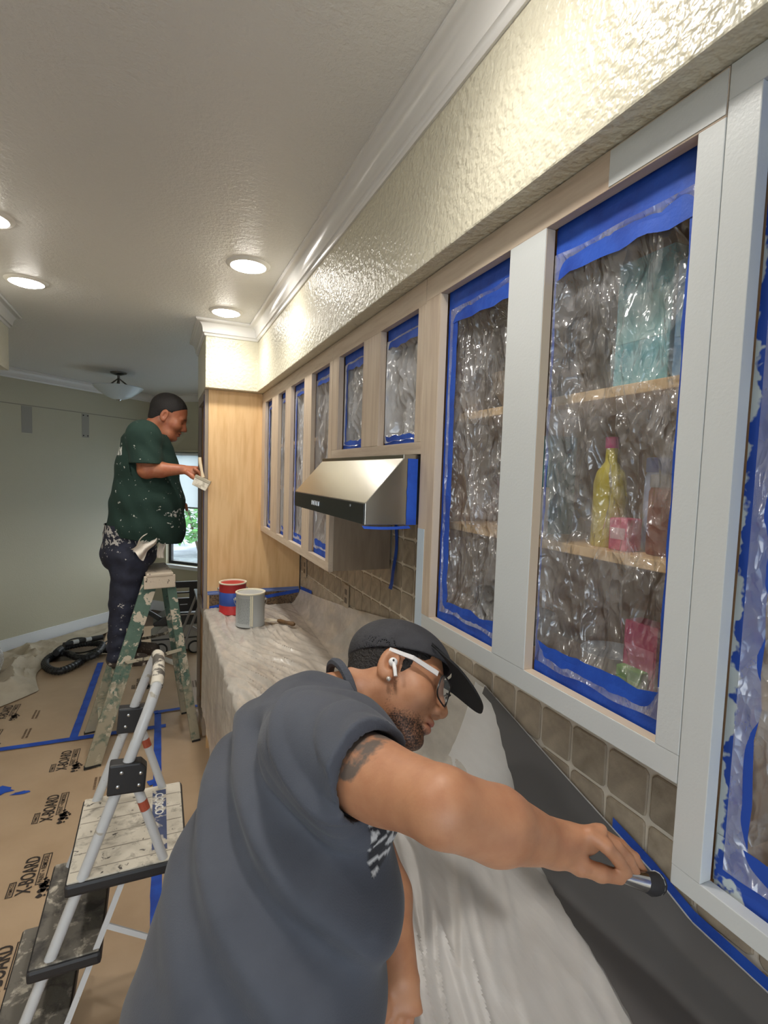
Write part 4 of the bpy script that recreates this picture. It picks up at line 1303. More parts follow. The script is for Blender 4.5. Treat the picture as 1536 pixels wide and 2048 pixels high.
pf = tread(-0.243, 0.082, 1.605, 2.025, 0.655, mTread, 'platform')
mSeam = M('tread_seam', (150, 144, 132), 0.8)
for k in range(5):
    obj('tread_groove', G().box(-0.233, 0.072, 1.65 + k * 0.075, 1.653 + k * 0.075, 0.6552, 0.6556), mSeam, pf)
tread(-0.335, -0.150, 1.600, 2.03, 0.435, mTread2, 'step')
tread(-0.430, -0.235, 1.600, 2.03, 0.225, mTread2, 'step')
# maker's sticker on the platform
stk = obj('maker_sticker', G().box(-0.018, 0.026, 1.66, 1.985, 0.6556, 0.6562), M('worn_blue_sticker', (58, 72, 112), 0.5, splat=((196, 190, 178), 15.0, 0.52, 0.58)), pf)
vs, fs = fit_text('COSCO', 0.125, 0.028, 0.02)
obj('sticker_lettering', G().add([(-0.010 + 0.0 + v[1], 1.965 - v[0], 0.6566) for v in vs], fs), M('white_ink', (224, 224, 220), 0.5), stk)

# ================================================================ vacuum and hose by the window
mGreyP = M('grey_plastic', (150, 150, 146), 0.45)
mDkP = M('charcoal_plastic', (48, 50, 52), 0.45)
vx0, vx1, vy0, vy1 = -0.07, 0.385, 5.36, 5.66
r = thing('wheeled_vacuum', 'grey and black wheeled vacuum with slotted handle plate below the dining window', 'vacuum', (0.15, 5.5, 0))
obj('tub', G().prism([(vx0 + 0.02, 0.05), (vx1 - 0.01, 0.05), (vx1, 0.22), (vx1 - 0.005, 0.30), (vx0 + 0.12, 0.30), (vx0, 0.20)], (0, vy0, 0), (1, 0, 0), (0, 0, 1), (0, vy1 - vy0, 0)), mGreyP, r, bevel=0.015)
obj('motor_head', G().prism([(vx0 + 0.03, 0.30), (vx1 - 0.005, 0.30), (vx1 - 0.01, 0.40), (vx0 + 0.16, 0.41), (vx0 + 0.02, 0.33)], (0, vy0 + 0.01, 0), (1, 0, 0), (0, 0, 1), (0, vy1 - vy0 - 0.02, 0)), mDkP, r, bevel=0.012)
obj('seam_band', G().box(vx0 + 0.01, vx1 + 0.004, vy0 - 0.004, vy1 + 0.004, 0.165, 0.18), mDkP, r)
hx0, hx1, hz0, hz1, hy = 0.095, 0.358, 0.415, 0.715, 5.43
g = G().box(hx0, hx1, hy, hy + 0.03, 0.655, hz1).box(hx0, hx1, hy, hy + 0.03, hz0, 0.55).box(hx0, hx0 + 0.06, hy, hy + 0.03, 0.55, 0.655).box(hx1 - 0.075, hx1, hy, hy + 0.03, 0.55, 0.655)
obj('handle_plate', g, mBlackP, r)
obj('handle_bar', G().box(hx0 + 0.06, hx1 - 0.075, hy, hy + 0.03, 0.598, 0.612), mBlackP, r)
obj('name_strip', G().box(hx0 + 0.10, hx0 + 0.17, hy - 0.002, hy, 0.485, 0.492), M('pale_strip', (206, 214, 220), 0.4), r)
obj('chrome_strip', G().box(hx0 - 0.02, hx1 + 0.02, vy0 + 0.002, vy0 + 0.008, 0.398, 0.408), M('chrome_trim', (206, 216, 226), 0.2, metal=1.0), r)
for x in (0.02, 0.33):
    for yy in (vy0 - 0.012, vy1 - 0.02):
        w = obj('wheel', G().lathe([(0.020, 0.0), (0.058, 0.0), (0.064, 0.006), (0.064, 0.026), (0.058, 0.032), (0.020, 0.032)], (x, yy, 0.0745), 24, 'y'), mRubber, r, smooth=True)
        obj('hub', G().lathe([(0.001, -0.003), (0.047, -0.003), (0.050, 0.0)], (x, yy, 0.0745), 20, 'y'), mGreyP, w, smooth=True)
hs = [at(296, 1213, 5.15), at(288, 1222, 5.12), at(278, 1243, 5.1), at(272, 1270, 5.08), onz(262, 1292, 0.03), onz(245, 1300, 0.028)]
hs[0] = np.array([0.02, 5.40, 0.36])


def smooth_path(pts, n=8):
    pts = [np.array(p, float) for p in pts]; out = []
    for i in range(len(pts) - 1):
        p0 = pts[max(i - 1, 0)]; p1 = pts[i]; p2 = pts[i + 1]; p3 = pts[min(i + 2, len(pts) - 1)]
        for k in range(n):
            t = k / n
            out.append(0.5 * ((2 * p1) + (-p0 + p2) * t + (2 * p0 - 5 * p1 + 4 * p2 - p3) * t * t + (-p0 + 3 * p1 - 3 * p2 + p3) * t ** 3))
    out.append(pts[-1]); return out


obj('inlet_hose', G().tube(smooth_path(hs), 0.024, 12), mDkP, r, smooth=True)
# coiled hose on the floor
def fl(px, py, z): return onz(px, py, z)


coil = [fl(232, 1302, .05), fl(205, 1300, .045), fl(178, 1312, .04), fl(150, 1330, .038), fl(120, 1342, .038), fl(98, 1338, .038), fl(90, 1326, .038), fl(104, 1312, .045), fl(130, 1306, .05), fl(160, 1316, .055), fl(190, 1310, .085),
        fl(205, 1290, .10), fl(180, 1286, .10), fl(150, 1290, .09), fl(125, 1296, .085), fl(112, 1306, .09)]
path = smooth_path(coil, 10)
rad = [0.030 + (0.0025 if i % 2 else -0.0015) for i in range(len(path))]
tag(obj('vacuum_hose', G().tube(path, rad, 12), M('hose_black', (26, 27, 29), 0.5), smooth=False), 'coiled black ribbed hose lying on the floor paper', 'hose')
cab = [fl(210, 1285, .03), fl(170, 1276, .05), fl(140, 1280, .08), fl(126, 1296, .04), fl(150, 1306, .03), fl(185, 1300, .05), fl(215, 1282, .06)]
tag(obj('power_cord', G().tube(smooth_path(cab, 8), 0.007, 8), mRubber, smooth=True), 'thin black power cord looped beside the hose', 'cord')
wt = [fl(128, 1290, .185), fl(165, 1281, .18), fl(205, 1274, .17)]
r = thing('vacuum_wand', 'black vacuum wand with pale clips lying across the hose coil', 'vacuum wand', tuple(wt[0]))
obj('tube', G().tube(wt, 0.024, 12), mBlackP, r, smooth=True)
for q in (0.22, 0.55):
    p = wt[0] + (wt[2] - wt[0]) * q
    obj('clip', G().tube([p + np.array([0, -.006, .008]), p + (wt[2] - wt[0]) * 0.14 + np.array([0, -.006, .008])], 0.0195, 10), M('pale_clip', (190, 194, 196), 0.4), r, smooth=True)

# grey metal folding stand half hidden by the counter end
mAlu = M('dull_aluminium', (146, 148, 150), 0.4, metal=0.6)
r = thing('folding_stand', 'grey metal folding stand partly behind the base cabinets', 'stand', (0.5, 4.75, 0))
obj('leg', G().tube([ony(401, 1203, 4.62), ony(366, 1296, 4.62), ony(358, 1318, 4.62)], 0.011, 8), mAlu, r, smooth=True)
pA_ = ony(401, 1203, 4.62); pB_ = ony(358, 1318, 4.62)
zb = pB_[2]
obj('leg', G().tube([pA_ + np.array([0.03, 0, 0]), (0.62, 4.62, zb)], 0.011, 8), mAlu, r, smooth=True)
obj('leg', G().tube([pA_ + np.array([0, 0.36, 0]), pB_ + np.array([0, 0.42, 0])], 0.011, 8), mAlu, r, smooth=True)
obj('leg', G().tube([pA_ + np.array([0.03, 0.36, 0]), (0.62, 5.02, zb)], 0.011, 8), mAlu, r, smooth=True)
obj('crossbar', G().beam(ony(381, 1254, 4.62), (0.55, 4.62, 0.30), 0.012, 0.028, (0, 1, 0)), mAlu, r)
obj('stand_top', G().box(pA_[0] - 0.03, pA_[0] + 0.30, 4.60, 5.05, pA_[2], pA_[2] + 0.018), mDkP, r, bevel=0.004)
for p in (pB_, np.array([0.62, 4.62, zb]), pB_ + np.array([0, 0.42, 0]), np.array([0.62, 5.02, zb])):
    obj('foot', G().tube([(p[0], p[1], 0.011), (p[0], p[1], zb + 0.01)], 0.012, 8), mRubber, r)

# roller sleeve and red rag on the floor
wa, wb = fl(324, 1316, .02), fl(350, 1327, .02)
r = thing('paint_roller_sleeve', 'white paint roller sleeve lying on the floor paper behind the ladder', 'roller sleeve', tuple(wa))
obj('nap', G().tube([wa, wa + (wb - wa) * .05, wb - (wb - wa) * .05, wb], [0.02, 0.024, 0.024, 0.02], 14), M('roller_nap', (222, 220, 212), 0.9, bump=(200, 0.5, 2)), r, smooth=True)
obj('core', G().tube([wa - (wb - wa) * .01, wb + (wb - wa) * .01], 0.014, 12), mGreyP, r, smooth=True)
rc = fl(322, 1306, 0.0) + np.array([-0.11, -0.22, 0])


def rag(cx, cy, z0, rx, ry, hh, seed):
    def fn(a, b):
        q = a * 6.2832; t = b
        rr = (1 - t) * (1 + 0.35 * noise.noise(Vector((math.cos(q) * 2, math.sin(q) * 2, seed))))
        return (cx + rx * rr * math.cos(q), cy + ry * rr * math.sin(q), z0 + hh * t * (0.7 + 0.6 * noise.noise(Vector((math.cos(q) * 3, t * 4, seed + 3)))))
    return G().grid(fn, 32, 10)


tag(obj('shop_rag', rag(rc[0], rc[1], 0.009, 0.10, 0.07, 0.06, 3), M('dark_red_cloth', (120, 52, 46), 0.9), smooth=True), 'crumpled dark red rag on the floor behind the ladder', 'rag')

# ================================================================ things on the cabinet shelves
def can_mat(c, rough=0.4): return M('goods_%d_%d_%d' % c, c, rough)


def tub(name, label, cat, x, y, z, r_, h, col, lid, kind='jar'):
    t = thing(name, label, cat, (x, y, z))
    if kind == 'bottle':
        pr = [(r_ * .94, 0), (r_, .004), (r_, h * .58), (r_ * .85, h * .68), (r_ * .38, h * .78), (r_ * .36, h * .9)]
        obj('body', G().lathe(pr, (x, y, z), 20), can_mat(col), t, smooth=True)
        obj('cap', G().lathe([(r_ * .42, h * .9), (r_ * .42, h), (r_ * .3, h * 1.005)], (x, y, z), 16), can_mat(lid), t, smooth=True)
    elif kind == 'bowl':
        pr = [(r_ * .45, 0), (r_ * .5, h * .05), (r_ * .85, h * .5), (r_, h), (r_ * .96, h), (r_ * .8, h * .52), (r_ * .42, h * .1), (.002, h * .08)]
        obj('body', G().lathe(pr, (x, y, z), 24, caps=False), can_mat(col), t, smooth=True)
        obj('foot_ring', G().lathe([(r_ * .46, -0.0), (r_ * .46, h * .06), (r_ * .40, h * .06), (r_ * .40, 0)], (x, y, z), 20, caps=False), can_mat(lid), t, smooth=True)
    elif kind == 'mug':
        pr = [(r_ * .9, 0), (r_, .005), (r_, h), (r_ * .92, h), (r_ * .9, h * .1), (.002, h * .09)]
        obj('body', G().lathe(pr, (x, y, z), 20, caps=False), can_mat(col), t, smooth=True)
        obj('handle', G().tube([(x - r_ * .7, y - r_ * .7, z + h * .8), (x - r_ * 1.15, y - r_ * 1.1, z + h * .7), (x - r_ * 1.15, y - r_ * 1.1, z + h * .35), (x - r_ * .7, y - r_ * .7, z + h * .22)], .004, 8), can_mat(lid), t, smooth=True)
    else:
        pr = [(r_ * .94, 0), (r_, .004), (r_, h * .78), (r_ * .9, h * .84)]
        obj('body', G().lathe(pr, (x, y, z), 20), can_mat(col), t, smooth=True)
        obj('lid', G().lathe([(r_ * .95, h * .84), (r_ * .97, h * .86), (r_ * .97, h * .99), (r_ * .9, h)], (x, y, z), 20), can_mat(lid), t, smooth=True)


def carton(name, label, cat, x0, x1, y0, y1, z, h, col, col2):
    t = thing(name, label, cat, (x0, y0, z))
    obj('body', G().box(x0, x1, y0, y1, z, z + h), can_mat(col), t, bevel=0.003)
    obj('label_band', G().box(x0 - .0008, x0 + 0.001, y0 + .004, y1 - .004, z + h * .35, z + h * .7), can_mat(col2), t)


S1, S2z, S0 = 1.7145, 1.9895, 1.4625
carton('storage_box', 'pale teal box on the top shelf behind clear plastic', 'box', .715, .83, .575, .680, S2z, .205, (128, 196, 206), (168, 220, 222))
carton('storage_box', 'light blue box beside the pale teal one', 'box', .715, .83, .492, .568, S2z, .175, (116, 168, 214), (150, 194, 226))
tub('bottle', 'yellow bottle on the middle shelf', 'bottle', .745, .700, S1, .028, .195, (206, 190, 40), (190, 60, 120), 'bottle')
carton('snack_packet', 'pink packet beside the yellow bottle', 'packet', .715, .75, .630, .668, S1, .055, (226, 92, 132), (240, 200, 210))
tub('jar', 'white and blue jar on the middle shelf', 'jar', .80, .635, S1, .030, .16, (176, 190, 226), (110, 130, 200))
tub('jar', 'brown spice jar on the middle shelf', 'jar', .755, .590, S1, .028, .13, (132, 66, 44), (150, 150, 156))
tub('bottle', 'tall dark red bottle behind the spice jar', 'bottle', .825, .575, S1, .028, .22, (120, 40, 44), (40, 36, 36), 'bottle')
tub('jar', 'pale jar with a black lid on the middle shelf', 'jar', .755, .518, S1, .032, .19, (196, 180, 152), (28, 28, 30))
tub('bowl', 'glazed white bowl on the cabinet floor', 'bowl', .765, .690, S0, .055, .06, (188, 196, 204), (150, 158, 166), 'bowl')
carton('snack_packet', 'magenta packet on the cabinet floor', 'packet', .735, .775, .575, .640, S0, .135, (188, 56, 106), (214, 120, 150))
carton('snack_packet', 'green packet on the cabinet floor', 'packet', .715, .733, .585, .635, S0, .060, (124, 176, 92), (170, 206, 130))
tub('mug', 'dark glass mug on the cabinet floor', 'mug', .755, .520, S0, .036, .10, (56, 58, 60), (56, 58, 60), 'mug')
tub('bottle', 'dark bottle at the back of the cabinet floor', 'bottle', .83, .540, S0, .030, .22, (44, 42, 44), (90, 30, 40), 'bottle')
carton('tea_box', 'dark teal box on the middle shelf of the narrower opening', 'box', .76, .83, .875, .965, S1, .21, (38, 108, 112), (70, 150, 150))
carton('tea_box', 'purple carton with a pink band on the middle shelf', 'box', .715, .755, .905, .985, S1, .125, (130, 66, 110), (226, 196, 210))
tub('jar', 'small white jar by the purple carton', 'jar', .735, .878, S1, .022, .10, (224, 216, 200), (200, 190, 170))
tub('jar', 'dark coffee jar on the middle shelf', 'jar', .80, 1.05, S1, .036, .16, (60, 46, 38), (30, 30, 32))
tub('bowl', 'grey bowl on the floor of the narrower opening', 'bowl', .765, .930, S0, .06, .07, (96, 98, 102), (84, 86, 90), 'bowl')
tub('mug', 'black mug on the floor of the narrower opening', 'mug', .755, 1.05, S0, .038, .10, (40, 42, 46), (40, 42, 46), 'mug')
tub('bowl', 'pale bowl on the top shelf of the narrower opening', 'bowl', .765, 1.00, S2z, .065, .08, (150, 132, 112), (140, 122, 102), 'bowl')
for k, (yy, c) in enumerate(((3.25, (190, 180, 164)), (2.88, (170, 120, 90)), (2.53, (120, 90, 74)), (2.14, (176, 170, 160)))):
    tub('bowl', ['cream bowl in the cabinet section next to the pantry', 'terracotta bowl in the second section from the pantry', 'brown bowl in the third section from the pantry', 'light grey bowl in the section just beyond the range hood'][k], 'bowl', .765, yy, 1.7395, .075, .09, c, c, 'bowl')
carton('cereal_box', 'orange carton on the shelf of the low white cabinet', 'box', .74, .80, .18, .33, 1.5695, .22, (176, 128, 70), (200, 170, 120))
tub('jar', 'brown jar on the floor of the low white cabinet', 'jar', .77, .24, 1.3285, .045, .17, (90, 76, 60), (60, 56, 50))

# ================================================================ people: signed distance shapes turned into one skin
F32 = np.float32


def smin(a, b, k):
    h = np.clip(0.5 + 0.5 * (b - a) / k, 0, 1)
    return b + (a - b) * h - k * h * (1 - h)


def smax(a, b, k): return -smin(-a, -b, k)


def rcone(P, a, b, r1, r2):
    a = np.asarray(a, F32); b = np.asarray(b, F32); ba = b - a
    t = np.clip(((P - a) @ ba) / max(float(ba @ ba), 1e-9), 0, 1)
    return np.linalg.norm(P - a - t[:, None] * ba, axis=1) - (r1 + (r2 - r1) * t)


def ell(P, c, r, ax=None):
    q = P - np.asarray(c, F32)
    if ax is not None: q = q @ np.asarray(ax, F32).T
    r = np.asarray(r, F32)
    k0 = np.linalg.norm(q / r, axis=1); k1 = np.linalg.norm(q / (r * r), axis=1) + 1e-6
    return k0 * (k0 - 1) / k1


def econe(P, a, b, ra, rb, lat):
    """tapering tube of elliptical section: ra/rb = (half width along lat, half depth)"""
    a = np.asarray(a, float); b = np.asarray(b, float); ax = b - a; L_ = np.linalg.norm(ax); ax = ax / L_
    lat = np.asarray(lat, float); lat = lat - ax * lat.dot(ax); lat /= np.linalg.norm(lat); fr = np.cross(ax, lat)
    q = P - a.astype(F32)
    w = q @ ax.astype(F32); t = np.clip(w / L_, 0, 1)
    u = q @ lat.astype(F32); v = q @ fr.astype(F32)
    ru = ra[0] + (rb[0] - ra[0]) * t; rv = ra[1] + (rb[1] - ra[1]) * t
    ov = w - t * L_; rm = np.minimum(ru, rv) * 0.7
    k0 = np.sqrt((u / ru) ** 2 + (v / rv) ** 2 + (ov / rm) ** 2)
    k1 = np.sqrt((u / ru ** 2) ** 2 + (v / rv ** 2) ** 2 + (ov / rm ** 2) ** 2) + 1e-5
    return k0 * (k0 - 1) / k1


def surface_nets(Fg, o, h):
    S = Fg < 0
    nx, ny, nz = Fg.shape
    c8 = [(i, j, k) for i in (0, 1) for j in (0, 1) for k in (0, 1)]
    cnt = np.zeros((nx - 1, ny - 1, nz - 1), np.uint8)
    for i, j, k in c8: cnt += S[i:nx - 1 + i, j:ny - 1 + j, k:nz - 1 + k]
    act = np.argwhere((cnt > 0) & (cnt < 8))
    idx = -np.ones(cnt.shape, np.int32); idx[tuple(act.T)] = np.arange(len(act))
    acc = np.zeros((len(act), 3)); n = np.zeros(len(act))
    val = {c: Fg[act[:, 0] + c[0], act[:, 1] + c[1], act[:, 2] + c[2]] for c in c8}
    for c in c8:
        for d in range(3):
            if c[d]: continue
            e = list(c); e[d] = 1; e = tuple(e)
            a, b = val[c], val[e]
            m = (a < 0) != (b < 0)
            t = np.where(m, a / np.where(m, a - b, 1), 0)
            p = np.tile(np.array(c, float), (len(act), 1)); p[:, d] += t
            acc[m] += p[m]; n[m] += 1
    V = (act + acc / n[:, None]) * h + np.asarray(o)
    Q = []
    for d in range(3):
        e, f = (d + 1) % 3, (d + 2) % 3
        s0 = [slice(None)] * 3; s1 = [slice(None)] * 3
        s0[d] = slice(0, -1); s1[d] = slice(1, None)
        A, B = S[tuple(s0)], S[tuple(s1)]
        ed = np.argwhere(A != B)
        ok = (ed[:, e] > 0) & (ed[:, f] > 0) & (ed[:, e] < Fg.shape[e] - 1) & (ed[:, f] < Fg.shape[f] - 1)
        ed = ed[ok]; ins = A[tuple(ed.T)]

        def cell(de, df):
            c = ed.copy(); c[:, e] -= de; c[:, f] -= df
            return idx[tuple(c.T)]
        q = np.stack([cell(1, 1), cell(0, 1), cell(0, 0), cell(1, 0)], 1)
        q[~ins] = q[~ins][:, ::-1]
        Q.append(q)
    return V, np.concatenate(Q)


def sdf_mesh(fn, lo, hi, h, slack=2.2):
    lo = np.asarray(lo, float); hi = np.asarray(hi, float); B = 6
    nb = np.ceil((hi - lo) / (h * B)).astype(int)
    n = nb * B
    bc = np.stack(np.meshgrid(*[lo[d] + (np.arange(nb[d]) + 0.5) * B * h for d in range(3)], indexing='ij'), -1).reshape(-1, 3).astype(F32)
    dc = np.concatenate([fn(bc[i:i + 200000]) for i in range(0, len(bc), 200000)])
    Fg = np.repeat(np.repeat(np.repeat(dc.reshape(nb), B, 0), B, 1), B, 2).astype(F32)
    near = np.argwhere(np.abs(dc.reshape(nb)) < B * h * slack)
    off = np.stack(np.meshgrid(np.arange(B), np.arange(B), np.arange(B), indexing='ij'), -1).reshape(-1, 3)
    for s in range(0, len(near), 3000):
        ii = (near[s:s + 3000, None, :] * B + off[None]).reshape(-1, 3)
        Fg[tuple(ii.T)] = fn((lo + (ii + 0.5) * h).astype(F32))
    return surface_nets(Fg, lo + 0.5 * h, h)


def sdf_obj(name, fn, lo, hi, h, mat, parent, attrs=(), disp=None, slack=2.2):
    V, Q = sdf_mesh(fn, lo, hi, h, slack)
    # settle the vertices onto the true surface
    for _ in range(2):
        P = V.astype(F32); e = h * 0.5
        d = fn(P)
        g = np.stack([fn(P + np.eye(3, dtype=F32)[k] * e) - fn(P - np.eye(3, dtype=F32)[k] * e) for k in range(3)], 1) / (2 * e)
        gl = np.linalg.norm(g, axis=1, keepdims=True) + 1e-6
        V = V - np.clip(d[:, None] / gl, -h * 0.6, h * 0.6) * g / gl
    me = bpy.data.meshes.new(name)
    me.vertices.add(len(V)); me.vertices.foreach_set('co', V.astype(F32).ravel())
    me.loops.add(len(Q) * 4); me.loops.foreach_set('vertex_index', Q.astype(np.int32).ravel())
    me.polygons.add(len(Q)); me.polygons.foreach_set('loop_start', np.arange(0, len(Q) * 4, 4, dtype=np.int32))
    me.polygons.foreach_set('use_smooth', np.ones(len(Q), bool))
    me.update(calc_edges=True); me.validate()
    for nm, f in attrs:
        a = me.attributes.new(nm, 'FLOAT', 'POINT'); a.data.foreach_set('value', np.clip(f(V.astype(F32)), 0, 1).astype(F32))
    return link_mesh(name, me, mat, parent)


def unit(v): v = np.asarray(v, float); return v / np.linalg.norm(v)


class Head:
    """head-space frame: x forward, y towards his right ear, z up; origin between the ears"""
    def __init__(s, c, F, S, U, k=1.0, cz=0.040, rz=0.088):
        s.cz, s.rz = cz, rz
        s.c = np.asarray(c, float); s.F = unit(F); U = np.asarray(U, float)
        U = U - s.F * U.dot(s.F); s.U = unit(U)
        S = np.asarray(S, float); S = S - s.F * S.dot(s.F) - s.U * S.dot(s.U); s.S = unit(S); s.k = k
        s.A = np.stack([s.F, s.S, s.U]).astype(F32)

    def loc(s, P): return ((P - s.c.astype(F32)) @ s.A.T) / F32(s.k)

    def w(s, x, y, z): return s.c + s.k * (s.F * x + s.S * y + s.U * z)

    def sdf(s, P, wide=1.0, jowl=0.0):
        q = s.loc(P)
        m = q.copy(); m[:, 1] = np.abs(m[:, 1]) / wide
        d = ell(m, (-0.012, 0, s.cz), (0.098, 0.077, s.rz))
        d = smin(d, ell(m, (0.038, 0, -0.020), (0.056, 0.060, 0.082)), 0.03)
        d = smin(d, rcone(m, (-0.008, 0.048, -0.045), (0.060, 0.016, -0.098), 0.024, 0.019), 0.03)
        d = smin(d, ell(m, (0.074, 0, -0.100), (0.020, 0.022, 0.017)), 0.02)
        d = smin(d, ell(m, (0.056, 0.040, -0.028), (0.032, 0.030, 0.030)), 0.025)
        d = smin(d, ell(m, (0.077, 0.018, 0.022), (0.016, 0.034, 0.011)), 0.018)
        d = smax(d, -ell(m, (0.103, 0.031, 0.000), (0.022, 0.017, 0.012)), 0.016)
        d = smin(d, ell(m, (0.070, 0.031, -0.001), (0.016, 0.016, 0.012)), 0.006)
        d = smin(d, rcone(m, (0.086, 0, 0.012), (0.108, 0, -0.030), 0.008, 0.0135), 0.012)
        d = smin(d, ell(m, (0.096, 0.014, -0.036), (0.013, 0.010, 0.010)), 0.008)
        d = smax(d, -ell(m, (0.101, 0.009, -0.046), (0.007, 0.005, 0.006)), 0.004)
        d = smin(d, ell(m, (0.088, 0, -0.059), (0.015, 0.025, 0.008)), 0.008)
        d = smin(d, ell(m, (0.086, 0, -0.073), (0.015, 0.022, 0.009)), 0.008)
        d = smax(d, -ell(m, (0.103, 0, -0.0655), (0.018, 0.026, 0.0022)), 0.004)
        if jowl: d = smin(d, ell(m, (0.030, 0.034, -0.095), (0.045, 0.030, 0.03)), 0.03)
        # ears
        e = ell(m, (-0.012, 0.080, -0.004), (0.020, 0.0085, 0.033))
        e = smax(e, -ell(m, (-0.007, 0.0885, -0.001), (0.0115, 0.0085, 0.020)), 0.004)
        e = smin(e, ell(m, (-0.003, 0.080, -0.030), (0.009, 0.006, 0.009)), 0.008)
        d = smin(d, e, 0.006)
        return d * F32(s.k)


def hand_sdf(P, wrist, knu, side, palm_n, fingers, thumb, rad=0.0088, w=0.040, t=0.016):
    """palm from wrist to knuckles; fingers: list of joint chains; thumb: chain"""
    d = econe(P, wrist, wrist + (knu - wrist) * 0.92, (w * 0.68, t * 1.1), (w, t), side)
    for ch in fingers:
        f = None
        for i in range(len(ch) - 1):
            r1 = rad * (1.08 - 0.10 * i); r2 = rad * (1.08 - 0.10 * (i + 1))
            q = rcone(P, ch[i], ch[i + 1], r1, r2)
            f = q if f is None else smin(f, q, 0.003)
        d = smin(d, f, 0.003)
    f = None
    for i in range(len(thumb) - 1):
        q = rcone(P, thumb[i], thumb[i + 1], rad * (1.5 - 0.2 * i), rad * (1.3 - 0.15 * i))
        f = q if f is None else smin(f, q, 0.006)
    return smin(d, f, 0.006)


def nz_arr(P, sc, seed=0):
    """cheap smooth pseudo noise from sines, in -1..1"""
    x, y, z = P[:, 0] * sc, P[:, 1] * sc, P[:, 2] * sc
    return (np.sin(x * 1.7 + 1.3 * np.sin(y * 1.1 + seed) + seed) + np.sin(y * 1.9 + 1.2 * np.sin(z * 1.3 + seed * 2)) + np.sin(z * 1.6 + 1.4 * np.sin(x * 0.9 + seed * 3))) / 3


def fold(P, c, d, along, freq, wid, lng, ph=0.0):
    """one bundle of cloth creases: ridges across d, running along 'along', around point c"""
    q = P - np.asarray(c, F32)
    u = q @ np.asarray(unit(d), F32); v = q @ np.asarray(unit(along), F32)
    return np.cos(u * freq + 3.0 * v + ph) * np.exp(-(u / wid) ** 2 - (v / lng) ** 2)


# ---------------------------------------------------------------- painter in front: leaning over the worktop
mSkin = M('skin_warm', (188, 136, 102), 0.5, sub=0.12, var=((176, 122, 90), 30.0, 0.4, 0.7),
          attr=[('tattoo', (104, 92, 84), 42.0, 0.92, 1.12), ('beard', (46, 32, 26), 330.0, 0.86, 1.26), ('lips', (176, 98, 84), 0, 0, 1), ('brow', (36, 27, 24), 0, 0, 1)], bump=(150, 0.08, 3))
mSkin2 = M('skin_tan', (176, 112, 80), 0.45, sub=0.1, var=((160, 92, 66), 22.0, 0.4, 0.7), attr=[('beard', (120, 84, 66), 160.0, 1.0, 1.3), ('lips', (140, 74, 62), 0, 0, 1), ('brow', (40, 30, 26), 0, 0, 1)])
mHair = M('black_hair', (30, 26, 25), 0.6, bump=(260, 0.9, 2.0, 0.004), stretch=(1, 1, 1))
mTee = M('charcoal_tshirt', (78, 82, 92), 0.9, sheen=0.1, var=((66, 70, 80), 6.0, 0.4, 0.68), bump=(420, 0.25, 2.0, 0.002), splat=((226, 226, 222), 46.0, 0.80, 0.82), attr=[('print', (38, 38, 44), 0, 0, 1), ('print_lines', (206, 206, 206), 0, 0, 1)])
mJean = M('dark_jeans', (40, 44, 58), 0.85, var=((54, 58, 74), 14.0, 0.4, 0.7), bump=(380, 0.25, 2.0, 0.002))

phi = math.radians(27)
hF = math.cos(phi) * CR - math.sin(phi) * CU
hU0 = math.sin(phi) * CR + math.cos(phi) * CU
rho = math.radians(36)
hU = math.cos(rho) * hU0 - math.sin(rho) * CB
hS = math.cos(rho) * CB + math.sin(rho) * hU0
yaw_ = math.radians(18)
hF, hS = math.cos(yaw_) * hF + math.sin(yaw_) * hS, math.cos(yaw_) * hS - math.sin(yaw_) * hF
hk = 0.94
ear = at(781, 1322, 0.955)
H1 = Head(ear, hF, hS, hU, hk, 0.034, 0.080)
H1.c = ear - H1.S * 0.080 * hk + H1.F * 0.010 * hk
H1 = Head(H1.c, hF, hS, hU, hk, 0.034, 0.080)

J1 = dict(neck0=at(648, 1420, 0.955), rsh=at(632, 1506, 0.765), relb=at(884, 1612, 0.575), rfore=at(995, 1650, 0.60), rwr=at(1108, 1687, 0.645),
          lsh=at(660, 1500, 1.05), lelb=at(772, 1790, 0.94), lwr=at(803, 1955, 0.852))
tS = np.array([0.12, -0.993, 0.0])               # his right side
tN = [(at(470, 2290, 0.70), (0.200, 0.160)), (at(500, 2048, 0.735), (0.200, 0.158)), (at(540, 1850, 0.775), (0.200, 0.146)), (at(566, 1740, 0.81), (0.202, 0.142)),
      (at(592, 1600, 0.855), (0.200, 0.124)), (at(618, 1480, 0.895), (0.178, 0.100)), (at(645, 1410, 0.94), (0.105, 0.060))]

hw, hk_, side_ = at(1120, 1686, 0.650), at(1188, 1680, 0.668), None
hdir = unit(hk_ - hw)
hside = unit(np.cross(hdir, CB + 0.25 * CU)); hside = unit(CU * 0.80 + CB * 0.60 - hdir * (CU * 0.80 + CB * 0.60).dot(hdir))
